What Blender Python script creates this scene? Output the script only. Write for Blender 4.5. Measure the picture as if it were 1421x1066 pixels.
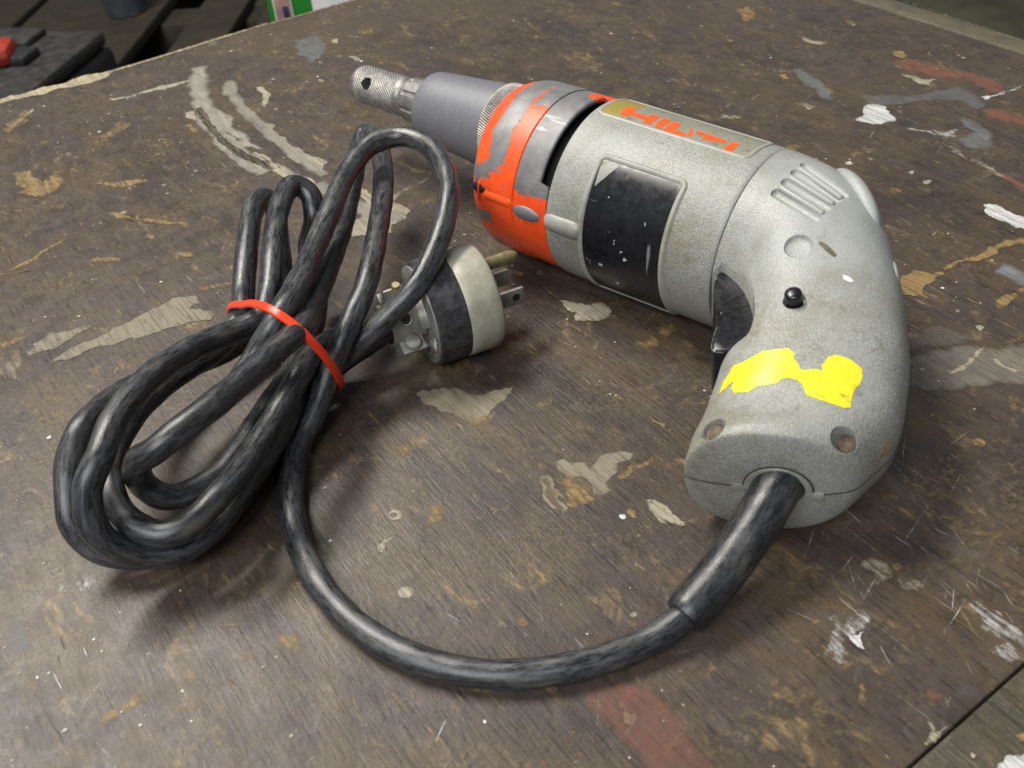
import bpy, bmesh, math, random
import numpy as np
from mathutils import Vector, Matrix
from mathutils.bvhtree import BVHTree

for o in list(bpy.data.objects):
    bpy.data.objects.remove(o)
SC = bpy.context.scene
COL = SC.collection

# ------------------------------------------------------------------ camera
cam_data = bpy.data.cameras.new('camera')
cam_data.sensor_width = 36.0
cam_data.lens = 34.49
cam_data.clip_start = 0.01
cam_data.clip_end = 50
cam_data.dof.use_dof = True
cam_data.dof.focus_distance = 0.36
cam_data.dof.aperture_fstop = 24
cam = bpy.data.objects.new('camera', cam_data)
COL.objects.link(cam)
cam.matrix_world = Matrix(((0.8114363, 0.41706954, -0.40941927, 0), (-0.58131751, 0.50363641, -0.63907771, 0),
                           (-0.06034139, 0.75657344, 0.65111869, 0.22), (0, 0, 0, 1)))
SC.camera = cam

# ------------------------------------------------------------------ light: indoor workshop, overhead tubes
w = bpy.data.worlds.new('World')
SC.world = w
w.use_nodes = True
w.node_tree.nodes['Background'].inputs[0].default_value = (0.90, 0.93, 1.0, 1)
w.node_tree.nodes['Background'].inputs[1].default_value = 0.21

def area(name, loc, target, sx, sy, power, colr):
    l = bpy.data.lights.new(name, 'AREA')
    l.shape = 'RECTANGLE'; l.size = sx; l.size_y = sy; l.energy = power; l.color = colr
    o = bpy.data.objects.new(name, l); COL.objects.link(o)
    o.location = loc
    o.rotation_euler = (Vector(target)-Vector(loc)).to_track_quat('-Z', 'Y').to_euler()
    return o
area('ceiling_tube_back', (-0.25, 1.35, 2.05), (0.15, 0.25, 0), 1.3, 0.36, 84, (1.0, 0.96, 0.88))
area('ceiling_tube_front', (-1.15, -0.45, 1.45), (0.15, 0.2, 0), 1.2, 0.6, 35, (0.96, 0.97, 1.0))
SC.view_settings.view_transform = 'Standard'
SC.view_settings.look = 'None'
SC.view_settings.exposure = 0
SC.view_settings.gamma = 1
SC.view_settings.use_curve_mapping = False

random.seed(7)
rnd = random.Random(11)
MM = 0.001
# ------------------------------------------------------------------ material helpers
class M_:
    def __init__(s, name, rough=0.5, metal=0.0, spec=0.5):
        s.m = bpy.data.materials.new(name); s.m.use_nodes = True
        s.nt = s.m.node_tree; s.b = s.nt.nodes['Principled BSDF']; s.out = s.nt.nodes['Material Output']
        s.b.inputs['Roughness'].default_value = rough; s.b.inputs['Metallic'].default_value = metal
        s.b.inputs['Specular IOR Level'].default_value = spec
    def node(s, t, **kw):
        n = s.nt.nodes.new(t)
        for k, v in kw.items(): setattr(n, k, v)
        return n
    def put(s, sock, v):
        if isinstance(v, bpy.types.NodeSocket): s.nt.links.new(v, sock)
        elif isinstance(v, (tuple, list)) and len(v) == 3 and sock.type == 'RGBA': sock.default_value = (*v, 1)
        else: sock.default_value = v
    def co(s, scale=(1, 1, 1), attr=None, rot=(0, 0, 0)):
        if attr: src = s.node('ShaderNodeAttribute', attribute_name=attr).outputs['Vector']
        else: src = s.node('ShaderNodeTexCoord').outputs['Object']
        mp = s.node('ShaderNodeMapping'); s.put(mp.inputs['Vector'], src)
        mp.inputs['Scale'].default_value = scale; mp.inputs['Rotation'].default_value = rot
        return mp.outputs[0]
    def noise(s, vec, scale, detail=4, rough=0.6, dist=0.0):
        n = s.node('ShaderNodeTexNoise'); s.put(n.inputs['Vector'], vec)
        n.inputs['Scale'].default_value = scale; n.inputs['Detail'].default_value = detail
        n.inputs['Roughness'].default_value = rough; n.inputs['Distortion'].default_value = dist
        return n.outputs['Fac']
    def voro(s, vec, scale):
        n = s.node('ShaderNodeTexVoronoi'); s.put(n.inputs['Vector'], vec); n.inputs['Scale'].default_value = scale
        return n.outputs['Distance']
    def ramp(s, fac, lo, hi, a=0.0, b=1.0):
        n = s.node('ShaderNodeMapRange'); s.put(n.inputs['Value'], fac)
        for k, v in zip(('From Min', 'From Max', 'To Min', 'To Max'), (lo, hi, a, b)): s.put(n.inputs[k], v)
        return n.outputs[0]
    def mix(s, fac, a, b, mode='MIX'):
        n = s.node('ShaderNodeMix', data_type='RGBA', blend_type=mode)
        s.put(n.inputs[0], fac); s.put(n.inputs[6], a); s.put(n.inputs[7], b)
        return n.outputs[2]
    def math(s, op, a, b=0.0, c=None):
        n = s.node('ShaderNodeMath', operation=op); s.put(n.inputs[0], a); s.put(n.inputs[1], b)
        if c is not None: s.put(n.inputs[2], c)
        return n.outputs[0]
    def bump(s, h, dist=0.0005, strength=1.0):
        n = s.node('ShaderNodeBump'); s.put(n.inputs['Height'], h)
        n.inputs['Distance'].default_value = dist; n.inputs['Strength'].default_value = strength
        s.put(s.b.inputs['Normal'], n.outputs[0])
    def color(s, v): s.put(s.b.inputs['Base Color'], v)
    def rough(s, v): s.put(s.b.inputs['Roughness'], v)
    def alpha(s, v): s.put(s.b.inputs['Alpha'], v)

MAT = {}
def simple(name, col, rough=0.5, metal=0.0, var=0.25, scale=120, bump=0.0, spec=0.5):
    m = M_(name, rough, metal, spec)
    c = m.co()
    n = m.noise(c, scale, 5, 0.65)
    dark = tuple(x*(1-var) for x in col); light = tuple(min(1, x*(1+var)) for x in col)
    m.color(m.mix(m.ramp(n, 0.32, 0.68), dark, light))
    m.rough(m.ramp(m.noise(c, scale*2.3, 3), 0.3, 0.7, max(0.04, rough-0.1), min(1, rough+0.12)))
    if bump: m.bump(n, bump)
    MAT[name] = m.m
    return m

def wood_paint(name, c0, c1, c2, worn):
    m = M_(name, 0.45, spec=0.5)
    g = m.co((1, 0.07, 1)); c = m.co()
    big = m.noise(c, 8, 5, 0.65); mid = m.noise(m.co((1, 0.55, 1)), 48, 6, 0.72, 0.8)
    fine = m.noise(g, 1000, 4, 0.75); med = m.noise(m.co((1, 0.16, 1)), 210, 6, 0.72, 0.5)
    iso = m.noise(c, 420, 6, 0.78); blot = m.noise(c, 95, 6, 0.72, 0.6)
    col = m.mix(m.ramp(big, 0.36, 0.64), c0, c1)
    col = m.mix(m.ramp(mid, 0.44, 0.64), col, c2)
    col = m.mix(m.ramp(blot, 0.50, 0.70, 0, 0.6), col, tuple(x*0.5 for x in c0))          # old oil stains
    col = m.mix(m.ramp(m.noise(c, 60, 6, 0.75, 1.0), 0.56, 0.70, 0, 0.55), col, (0.085, 0.076, 0.070))   # grey bloom
    col = m.mix(m.ramp(med, 0.54, 0.76, 0, 0.5), col, tuple(x*1.55 for x in c1))
    col = m.mix(m.ramp(fine, 0.34, 0.47, 0.75, 0.0), col, tuple(x*0.30 for x in c0))
    col = m.mix(m.ramp(fine, 0.60, 0.76, 0.0, 0.4), col, tuple(x*1.8 for x in c1))
    col = m.mix(m.ramp(m.noise(c, 5.5, 6, 0.68, 0.8), 0.50, 0.66, 0, 0.55), col, c2)
    col = m.mix(m.ramp(m.noise(m.co((1, 0.3, 1)), 150, 6, 0.8, 1.2), 0.60, 0.70, 0, 0.6), col, tuple(x*0.35 for x in c0))
    wornmask = m.math('MULTIPLY', m.ramp(m.noise(m.co((1, 0.6, 1)), 75, 7, 0.75, 0.9), 0.565, 0.66), m.ramp(m.noise(m.co((1, 0.25, 1)), 420, 5, 0.75), 0.42, 0.60))
    col = m.mix(m.math('MULTIPLY', wornmask, worn), col, (0.24, 0.165, 0.068))
    wm2 = m.math('MULTIPLY', m.ramp(m.noise(c, 30, 6, 0.7, 0.5), 0.50, 0.68), m.ramp(iso, 0.48, 0.62))
    col = m.mix(m.math('MULTIPLY', wm2, worn*0.8), col, (0.17, 0.125, 0.055))
    col = m.mix(m.ramp(iso, 0.62, 0.74, 0, 0.5), col, (0.22, 0.205, 0.17))
    nick = m.noise(m.co((0.2, 1, 1), rot=(0, 0, 0.5)), 520, 4, 0.7)
    col = m.mix(m.ramp(nick, 0.67, 0.74, 0, 0.5), col, (0.20, 0.165, 0.11))
    m.color(col)
    m.rough(m.ramp(m.noise(c, 90, 5, 0.7), 0.3, 0.7, 0.27, 0.52))
    h = m.math('ADD', m.math('MULTIPLY', fine, 0.5), m.math('ADD', m.math('MULTIPLY', med, 0.8), m.math('MULTIPLY', iso, 0.6)))
    m.bump(h, 0.0006, 0.6)
    MAT[name] = m.m
wood_paint('table_paint', (0.039, 0.0295, 0.0235), (0.070, 0.0545, 0.046), (0.084, 0.059, 0.034), 1.0)
wood_paint('board_paint', (0.040, 0.036, 0.024), (0.066, 0.059, 0.040), (0.066, 0.055, 0.03), 0.5)
wood_paint('strip_paint', (0.085, 0.072, 0.05), (0.12, 0.105, 0.075), (0.10, 0.085, 0.05), 0.6)

m = M_('stain_soft', 0.5, spec=0.35)     # thin washed-out paint, see-through
at = m.node('ShaderNodeAttribute', attribute_name='col')
n1 = m.noise(m.co((1, 0.09, 1)), 700, 4, 0.7); n2 = m.noise(m.co((1, 0.6, 1)), 120, 6, 0.75)
m.color(at.outputs['Color'])
m.alpha(m.math('MULTIPLY', at.outputs['Alpha'], m.math('MULTIPLY', m.ramp(n1, 0.30, 0.58, 0.50, 1.0), m.ramp(n2, 0.30, 0.56, 0.55, 1.0))))
MAT['stain_soft'] = m.m

m = M_('stain', 0.55, spec=0.35)
at = m.node('ShaderNodeAttribute', attribute_name='col')
sep_a = at.outputs['Alpha']
n1 = m.noise(m.co((1, 0.16, 1)), 700, 4, 0.7); n2 = m.noise(m.co((1, 0.6, 1)), 330, 7, 0.78)
fac = m.ramp(m.math('ADD', m.math('MULTIPLY', n1, 0.4), m.math('MULTIPLY', n2, 0.6)), 0.34, 0.66)
thr = m.math('SUBTRACT', 1.0, sep_a)
scrape = m.ramp(m.noise(m.co((1, 0.05, 1)), 420, 4, 0.7), 0.34, 0.52, 0.62, 1.0)
m.alpha(m.math('MULTIPLY', scrape, m.ramp(m.math('SUBTRACT', fac, thr), -0.16, 0.34, 0.0, 0.92)))
colr = m.mix(m.ramp(n2, 0.35, 0.7, 0.0, 0.5), at.outputs['Color'], (0.12, 0.10, 0.07), 'MIX')
colr = m.mix(m.ramp(m.noise(m.co((1, .06, 1)), 1100, 3, 0.7), 0.38, 0.48, 0.45, 0.0), colr, (0.06, 0.05, 0.04))
m.color(colr); m.bump(n2, 0.0002, 0.5)
MAT['stain'] = m.m

def cast(name, base, speck=1.0):
    m = M_(name, 0.42, spec=0.45)
    c = m.co()
    big = m.noise(c, 38, 5, 0.65); sp = m.noise(c, 1900, 2, 0.55); sp2 = m.noise(c, 1300, 3, 0.6)
    grit = m.noise(c, 22, 4, 0.6)
    col = m.mix(m.ramp(big, 0.35, 0.68), base, tuple(x*1.22 for x in base))
    pit = m.math('MULTIPLY', m.ramp(sp, 0.42, 0.56, 1.0, 0.0), m.ramp(grit, 0.38, 0.60, 0.35, 1.0))
    col = m.mix(m.math('MULTIPLY', pit, 0.62*speck), col, tuple(x*0.30 for x in base))
    col = m.mix(m.ramp(sp2, 0.60, 0.72, 0.0, 0.35), col, tuple(min(1, x*1.7) for x in base))
    # greasy brown rubbing marks
    col = m.mix(m.ramp(m.noise(c, 55, 6, 0.75, 0.6), 0.58, 0.72, 0.0, 0.55), col, (0.12, 0.105, 0.065))
    scr = m.noise(m.co((0.12, 1, 1), rot=(0.3, 0.5, 0.9)), 420, 3, 0.7)
    col = m.mix(m.ramp(scr, 0.70, 0.76, 0.0, 0.5), col, (0.08, 0.075, 0.06))
    # yellow-brown handling grime, and bare polished patches at the rounded back
    col = m.mix(m.ramp(m.noise(c, 26, 6, 0.72, 0.5), 0.46, 0.62, 0.0, 0.65), col, tuple(x*y for x, y in zip(base, (0.66, 0.60, 0.42))))
    col = m.mix(m.ramp(m.noise(c, 140, 6, 0.8, 0.4), 0.56, 0.70, 0.0, 0.5), col, (0.09, 0.08, 0.055))
    sx = m.node('ShaderNodeSeparateXYZ'); m.put(sx.inputs[0], c)
    px = m.math('MULTIPLY', m.ramp(sx.outputs[0], -0.006, -0.016), m.ramp(sx.outputs[1], 0.052, 0.012))
    px = m.math('MULTIPLY', px, m.ramp(big, 0.30, 0.56, 0.25, 1.0))
    col = m.mix(m.math('MULTIPLY', px, 0.62), col, tuple(x*1.30 for x in (0.25, 0.265, 0.258)))
    m.color(col)
    m.rough(m.ramp(big, 0.3, 0.7, 0.33, 0.52))
    m.bump(m.math('ADD', m.math('MULTIPLY', sp, 0.7), m.math('MULTIPLY', sp2, 0.6)), 0.00028, 0.7*speck)
    MAT[name] = m.m
cast('cast_grey', (0.258, 0.263, 0.238))
cast('frame_grey', (0.27, 0.275, 0.245), 0.12)
cast('cast_grey_smooth', (0.235, 0.24, 0.215), 0.3)

m = M_('gear_paint', 0.4)
at = m.node('ShaderNodeAttribute', attribute_name='paint')
c = m.co(); n = m.noise(c, 430, 7, 0.8, 0.3); nb = m.noise(c, 90, 5, 0.7)
mask = m.math('ADD', at.outputs['Fac'], m.math('ADD', m.ramp(n, 0.2, 0.8, -0.75, 0.75), m.ramp(nb, 0.25, 0.75, -0.95, 0.95)))
mk = m.ramp(mask, -0.03, 0.03)
chip = m.ramp(m.noise(c, 330, 7, 0.78, 0.5), 0.60, 0.615, 1.0, 0.0)
mk = m.math('MULTIPLY', mk, chip)
metal = m.mix(m.ramp(m.noise(c, 150, 5), 0.35, 0.65), (0.135, 0.132, 0.13), (0.205, 0.202, 0.20))
metal = m.mix(m.ramp(m.noise(m.co((0.15, 1, 1), rot=(0.2, 0.6, 0.4)), 300, 3), 0.64, 0.72, 0, 0.6), metal, (0.42, 0.42, 0.42))
org = m.mix(m.ramp(nb, 0.35, 0.7), (0.78, 0.062, 0.008), (0.86, 0.095, 0.012))
org = m.mix(m.ramp(m.noise(c, 500, 6, 0.75), 0.54, 0.70, 0, 0.7), org, (0.28, 0.05, 0.02))
m.color(m.mix(mk, metal, org)); m.rough(m.ramp(mk, 0, 1, 0.50, 0.44))
m.put(m.b.inputs['Metallic'], m.ramp(mk, 0, 1, 0.2, 0.0))
m.bump(m.math('ADD', mk, m.math('MULTIPLY', n, 0.25)), 0.00012, 0.8)
MAT['gear_paint'] = m.m

def rubber(name, dustmax):
    m = M_(name, 0.36, spec=0.5)
    v = m.co((55, 1, 1), attr='cuv')
    d1 = m.noise(v, 1.7, 7, 0.74, 0.6); d2 = m.noise(m.co((130, 3.2, 3.2), attr='cuv'), 2.0, 7, 0.78); d3 = m.noise(m.co((5, .6, .6), attr='cuv'), 2.0, 4, 0.6)
    dust = m.math('MULTIPLY', m.ramp(m.math('ADD', m.math('MULTIPLY', d1, 0.48), m.math('MULTIPLY', d2, 0.52)), 0.435, 0.575), m.ramp(d3, 0.34, 0.6, 0.30, 1.0))
    col = m.mix(m.math('MULTIPLY', dust, dustmax), (0.0075, 0.008, 0.010), (0.120, 0.125, 0.132))
    col = m.mix(m.math('MULTIPLY', m.ramp(m.noise(v, 1.2, 5, 0.7), 0.52, 0.70), 0.5), col, (0.12, 0.115, 0.09))
    m.color(col); m.rough(m.ramp(dust, 0, 1, 0.23, 0.44))
    m.bump(d2, 0.0003, 0.35)
    MAT[name] = m.m
rubber('cord_rubber', 0.60); rubber('sleeve_rubber', 0.24)

simple('sleeve_steel', (0.150, 0.153, 0.168), 0.47, 0.2, 0.07, 420)
simple('bright_steel', (0.20, 0.195, 0.185), 0.5, 0.6, 0.25, 300)
simple('knurl_steel', (0.235, 0.225, 0.21), 0.46, 0.6, 0.35, 260)
simple('zinc', (0.27, 0.27, 0.245), 0.5, 0.6, 0.3, 220, 0.0001)
simple('brass', (0.30, 0.26, 0.13), 0.42, 0.8, 0.3, 300)
simple('black_plastic', (0.008, 0.008, 0.010), 0.26, 0, 0.5, 260, 0.00008, 0.5)
simple('glint_grey', (0.10, 0.10, 0.105), 0.4, 0, 0.6, 600)  # pale grey for the highlight painted on the trigger edge
simple('hole_shade', (0.008, 0.008, 0.008), 0.8, 0, 0.2, 100)  # near-black colour standing in for shade inside holes and slots
simple('smear_dirt', (0.10, 0.09, 0.06), 0.7, 0, 0.5, 500)
simple('seam_dark', (0.035, 0.033, 0.028), 0.8, 0, 0.3, 300)  # dark tone of the seam lines and guide groove
simple('tie_plastic', (0.80, 0.045, 0.010), 0.30, 0, 0.08, 80, 0.0)
simple('rust_orange', (0.33, 0.12, 0.04), 0.6, 0, 0.4, 500)
simple('rust', (0.12, 0.088, 0.06), 0.7, 0.3, 0.5, 700, 0.0003)
simple('orange_ink', (0.82, 0.085, 0.012), 0.42, 0, 0.12, 300)
simple('dark_case', (0.012, 0.012, 0.013), 0.6, 0, 0.6, 40)
simple('red_plastic', (0.30, 0.025, 0.008), 0.5, 0, 0.3, 40)
simple('pallet_wood', (0.024, 0.019, 0.009), 0.75, 0, 0.4, 30, 0.001)
simple('shop_floor', (0.060, 0.062, 0.034), 0.8, 0, 0.4, 8)
simple('green_card', (0.005, 0.17, 0.008), 0.5, 0, 0.1, 40)
simple('white_card', (0.62, 0.62, 0.60), 0.6, 0, 0.1, 60)
simple('pink_card', (0.45, 0.25, 0.22), 0.6, 0, 0.3, 60)
simple('blue_grey', (0.05, 0.06, 0.07), 0.6, 0, 0.3, 40)
simple('case_grey', (0.026, 0.025, 0.022), 0.7, 0, 0.8, 60)
simple('dark_blue', (0.03, 0.03, 0.10), 0.6, 0, 0.3, 60)
simple('bench_leg', (0.06, 0.05, 0.04), 0.7, 0, 0.4, 40)

m = M_('tape_yellow', 0.33)
n = m.noise(m.co(), 240, 5, 0.7)
col = m.mix(m.ramp(n, 0.3, 0.7), (0.58, 0.53, 0.022), (0.68, 0.63, 0.028))
crk = m.noise(m.co((0.2, 1, 1), rot=(0, 0, 0.6)), 500, 4, 0.7)
col = m.mix(m.ramp(crk, 0.62, 0.68, 0, 0.8), col, (0.24, 0.20, 0.04))
col = m.mix(m.ramp(m.noise(m.co(), 120, 6, 0.75), 0.56, 0.70, 0, 0.6), col, (0.42, 0.36, 0.03))
wear = m.noise(m.co((0.5, 1, 1), rot=(0, 0, 0.4)), 330, 7, 0.8, 0.8)
col = m.mix(m.ramp(wear, 0.63, 0.66, 0, 0.85), col, (0.20, 0.195, 0.15))
m.color(col); m.bump(crk, 0.0002, 0.4); MAT['tape_yellow'] = m.m

m = M_('name_plate', 0.38, 0.25)
c = m.co(); n = m.noise(c, 130, 6, 0.72)
col = m.mix(m.ramp(n, 0.38, 0.62), (0.25, 0.25, 0.165), (0.30, 0.30, 0.26))
sx = m.node('ShaderNodeSeparateXYZ'); m.put(sx.inputs[0], c)
yel = m.math('ADD', m.ramp(sx.outputs[0], 0.040, 0.050, 0, 1), m.ramp(n, 0.3, 0.7, -0.5, 0.5))
col = m.mix(m.ramp(yel, 0.45, 0.6), col, (0.33, 0.26, 0.06))
col = m.mix(m.ramp(m.noise(c, 420, 5, 0.75), 0.56, 0.66, 0, 0.7), col, (0.10, 0.09, 0.05))
m.color(col); m.bump(n, 0.0001); MAT['name_plate'] = m.m

m = M_('label_black', 0.26)
c = m.co(); n = m.noise(c, 300, 5, 0.7)
sc1 = m.noise(m.co((0.10, 1, 1), rot=(0.7, 0.2, 0.5)), 420, 2, 0.6); sc2 = m.noise(m.co((1, 0.12, 0.12), rot=(0.2, 0.9, 0.3)), 380, 2, 0.6)
fl = m.noise(c, 230, 3, 0.6)
col = m.mix(m.ramp(n, 0.35, 0.7), (0.005, 0.0055, 0.007), (0.012, 0.0125, 0.015))
col = m.mix(m.ramp(sc1, 0.70, 0.74, 0, 0.6), col, (0.30, 0.30, 0.30))
col = m.mix(m.ramp(sc2, 0.71, 0.75, 0, 0.6), col, (0.25, 0.25, 0.25))
col = m.mix(m.ramp(fl, 0.69, 0.70, 0, 1), col, (0.42, 0.44, 0.42))
m.color(col); m.rough(m.ramp(n, 0.3, 0.7, 0.2, 0.36)); MAT['label_black'] = m.m

m = M_('plug_cream', 0.42)
c = m.co(); n = m.noise(c, 210, 6, 0.75)
col = m.mix(m.ramp(n, 0.38, 0.68), (0.27, 0.265, 0.20), (0.36, 0.355, 0.285))
col = m.mix(m.ramp(m.noise(c, 60, 5, 0.7), 0.52, 0.72, 0, 0.5), col, (0.19, 0.185, 0.10))
m.color(col); m.bump(n, 0.0003, 0.6); MAT['plug_cream'] = m.m
m = M_('plug_black', 0.40)
c = m.co(); n = m.noise(c, 260, 7, 0.8, 0.5)
m.color(m.mix(m.ramp(n, 0.42, 0.68), (0.014, 0.014, 0.016), (0.075, 0.075, 0.080))); m.bump(n, 0.0002, 0.5); MAT['plug_black'] = m.m
# ------------------------------------------------------------------ geometry helpers (millimetres in, metres out)
def link(o, parent=None, world_child=False):
    COL.objects.link(o)
    if parent is not None:
        o.parent = parent
        if world_child: o.matrix_parent_inverse = PARENT_INV[parent.name]
    return o
PARENT_INV = {}
def mk(name, V, F, mat, parent=None, world_child=False, smooth=True, ang=38, scale=MM, attrs=None):
    me = bpy.data.meshes.new(name)
    me.from_pydata([tuple(c*scale for c in v) for v in V], [], [tuple(f) for f in F])
    return fin(name, me, mat, parent, world_child, smooth, ang, attrs)
def fin(name, me, mat, parent=None, world_child=False, smooth=True, ang=38, attrs=None):
    bm = bmesh.new(); bm.from_mesh(me)
    if attrs is None: bmesh.ops.recalc_face_normals(bm, faces=bm.faces)
    bm.to_mesh(me); bm.free()
    for k, (typ, data) in (attrs or {}).items():
        a = me.attributes.new(k, typ, 'POINT')
        a.data.foreach_set({'FLOAT': 'value', 'FLOAT_VECTOR': 'vector', 'FLOAT_COLOR': 'color'}[typ], np.asarray(data, np.float32).ravel())
    if smooth:
        me.polygons.foreach_set('use_smooth', [True]*len(me.polygons))
        me.set_sharp_from_angle(angle=math.radians(ang))
    me.materials.append(MAT[mat] if isinstance(mat, str) else mat)
    me.update()
    o = bpy.data.objects.new(name, me)
    return link(o, parent, world_child)
def empty(name, mat4=None):
    o = bpy.data.objects.new(name, None); COL.objects.link(o); o.empty_display_size = 0.02
    if mat4 is not None: o.matrix_world = mat4
    PARENT_INV[o.name] = (mat4 or Matrix()).inverted()
    return o
def tag(o, label=None, cat=None, kind=None, group=None):
    if label: o['label'] = label
    if cat: o['category'] = cat
    if kind: o['kind'] = kind
    if group: o['group'] = group
    return o
def revolve(prof, n=128, cap0=True, cap1=True, rf=None):
    """prof: (t, r, offset_s); axis along local t(x); returns V,F and (t, angle) per vertex"""
    V, F, TA = [], [], []
    for (t, r, cs) in prof:
        for k in range(n):
            a = 2*math.pi*k/n - math.pi
            tt, rr = (t, r) if rf is None else rf(t, r, a)
            V.append((tt, cs+rr*math.sin(a), rr*math.cos(a))); TA.append((tt, math.degrees(a)))
    for i in range(len(prof)-1):
        for k in range(n):
            j = (k+1) % n
            F.append((i*n+k, i*n+j, (i+1)*n+j, (i+1)*n+k))
    if cap0: F.append(tuple(range(n)))
    if cap1: F.append(tuple(reversed(range((len(prof)-1)*n, len(prof)*n))))
    return V, F, TA
def frames(P):
    P = [Vector(p) for p in P]; T = []
    for i in range(len(P)): T.append((P[min(i+1, len(P)-1)]-P[max(i-1, 0)]).normalized())
    u = T[0].orthogonal().normalized(); U = [u]
    for i in range(1, len(P)):
        u = T[i-1].rotation_difference(T[i]) @ U[-1]; u = (u-T[i]*u.dot(T[i])).normalized(); U.append(u)
    return P, T, U
def tube(P, r, n=16, uv=False, off=0, squash=1.0):
    P, T, U = frames(P); V, F, A = [], [], []; L = 0.0
    R = r if callable(r) else (lambda i: r)
    for i, (p, t, u) in enumerate(zip(P, T, U)):
        if i: L += (p-P[i-1]).length
        b = t.cross(u)
        for k in range(n):
            a = 2*math.pi*k/n
            V.append(p+(u*math.cos(a)+b*math.sin(a))*R(i)); A.append((L*MM, math.cos(a), math.sin(a)))
    for i in range(len(P)-1):
        for k in range(n):
            j = (k+1) % n; F.append((off+i*n+k, off+i*n+j, off+(i+1)*n+j, off+(i+1)*n+k))
    F.append(tuple(off+k for k in reversed(range(n)))); F.append(tuple(off+(len(P)-1)*n+k for k in range(n)))
    return V, F, A
def capsule(a, b, r, n=16, m=6):
    a, b = Vector(a), Vector(b); t = (b-a).normalized(); u = t.orthogonal().normalized(); w_ = t.cross(u); V, F = [], []
    rows = [(a, -math.pi/2+math.pi/2*i/m) for i in range(1, m+1)]+[(b, math.pi/2*i/m) for i in range(0, m)]
    for c, la in rows:
        for k in range(n):
            an = 2*math.pi*k/n
            V.append(c+t*(r*math.sin(la))+(u*math.cos(an)+w_*math.sin(an))*(r*math.cos(la)))
    for i in range(len(rows)-1):
        for k in range(n):
            j = (k+1) % n; F.append((i*n+k, i*n+j, (i+1)*n+j, (i+1)*n+k))
    V.append(a-t*r); V.append(b+t*r); s0 = len(V)-2
    for k in range(n):
        j = (k+1) % n
        F.append((s0, j, k)); F.append((s0+1, (len(rows)-1)*n+k, (len(rows)-1)*n+j))
    return V, F
def cyl(a, b, r, n=32, r2=None):
    a, b = Vector(a), Vector(b); t = (b-a).normalized(); u = t.orthogonal().normalized(); w_ = t.cross(u); V, F = [], []
    for c, rr in ((a, r), (b, r2 or r)):
        for k in range(n):
            an = 2*math.pi*k/n; V.append(c+(u*math.cos(an)+w_*math.sin(an))*rr)
    for k in range(n):
        j = (k+1) % n; F.append((k, j, n+j, n+k))
    F.append(tuple(reversed(range(n)))); F.append(tuple(range(n, 2*n)))
    return V, F
def lathe(a, d, prof, n=40):
    """prof: (distance along d, radius)"""
    a, d = Vector(a), Vector(d).normalized(); u = d.orthogonal().normalized(); w_ = d.cross(u); V, F = [], []
    for h, r in prof:
        for k in range(n):
            an = 2*math.pi*k/n; V.append(a+d*h+(u*math.cos(an)+w_*math.sin(an))*max(r, 0.01))
    for i in range(len(prof)-1):
        for k in range(n):
            j = (k+1) % n; F.append((i*n+k, i*n+j, (i+1)*n+j, (i+1)*n+k))
    F.append(tuple(reversed(range(n)))); F.append(tuple(range((len(prof)-1)*n, len(prof)*n)))
    return V, F
def join(*VF):
    V, F = [], []
    for v, f in VF:
        o = len(V); V += list(v); F += [tuple(i+o for i in q) for q in f]
    return V, F
def prism(poly, lo, hi, axis=None, bev=0.6):
    """poly in (t,s), extruded in h from lo to hi with a bevelled top"""
    n = len(poly); cx = sum(p[0] for p in poly)/n; cy = sum(p[1] for p in poly)/n
    def ins(p, d):
        v = Vector((p[0]-cx, p[1]-cy)); l = v.length; v *= max(0, l-d)/l; return (cx+v.x, cy+v.y)
    rows = [(poly, lo), (poly, hi-bev), ([ins(p, bev*0.35) for p in poly], hi-bev*0.3), ([ins(p, bev) for p in poly], hi)]
    V = [(p[0], p[1], h) for P, h in rows for p in P]; F = []
    for i in range(len(rows)-1):
        for k in range(n):
            j = (k+1) % n; F.append((i*n+k, i*n+j, (i+1)*n+j, (i+1)*n+k))
    F.append(tuple(reversed(range(n)))); F.append(tuple(range((len(rows)-1)*n, len(rows)*n)))
    return V, F
def boxm(c, sx, sy, sz, rz=0, bev=0.0):
    bm = bmesh.new(); bmesh.ops.create_cube(bm, size=1)
    bmesh.ops.scale(bm, vec=(sx, sy, sz), verts=bm.verts)
    if bev: bmesh.ops.bevel(bm, geom=bm.edges[:], offset=bev, segments=2, affect='EDGES', profile=0.5)
    bmesh.ops.rotate(bm, cent=(0, 0, 0), matrix=Matrix.Rotation(rz, 3, 'Z'), verts=bm.verts)
    bmesh.ops.translate(bm, vec=c, verts=bm.verts)
    V = [tuple(v.co) for v in bm.verts]; F = [tuple(v.index for v in f.verts) for f in bm.faces]; bm.free()
    return V, F
def poly_tris(outline, maxe):
    bm = bmesh.new(); vs = [bm.verts.new((x, y, 0)) for x, y in outline]
    f = bm.faces.new(vs); bmesh.ops.triangulate(bm, faces=[f], ngon_method='EAR_CLIP')
    for _ in range(6):
        e = [e for e in bm.edges if e.calc_length() > maxe]
        if not e: break
        bmesh.ops.subdivide_edges(bm, edges=e, cuts=1); bmesh.ops.triangulate(bm, faces=bm.faces[:])
    bm.verts.index_update(); V = [(v.co.x, v.co.y) for v in bm.verts]; F = [tuple(v.index for v in f.verts) for f in bm.faces]; bm.free()
    return V, F
def fractal(poly, it=3, k=0.16, r=None):
    r = r or rnd
    P = [Vector((p[0], p[1])) for p in poly]
    for _ in range(it):
        Q = []
        for i, p in enumerate(P):
            q = P[(i+1) % len(P)]; d = q-p
            Q += [p, (p+q)/2+Vector((-d.y, d.x))*r.uniform(-k, k)]
        P = Q
    return [(p.x, p.y) for p in P]
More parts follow.
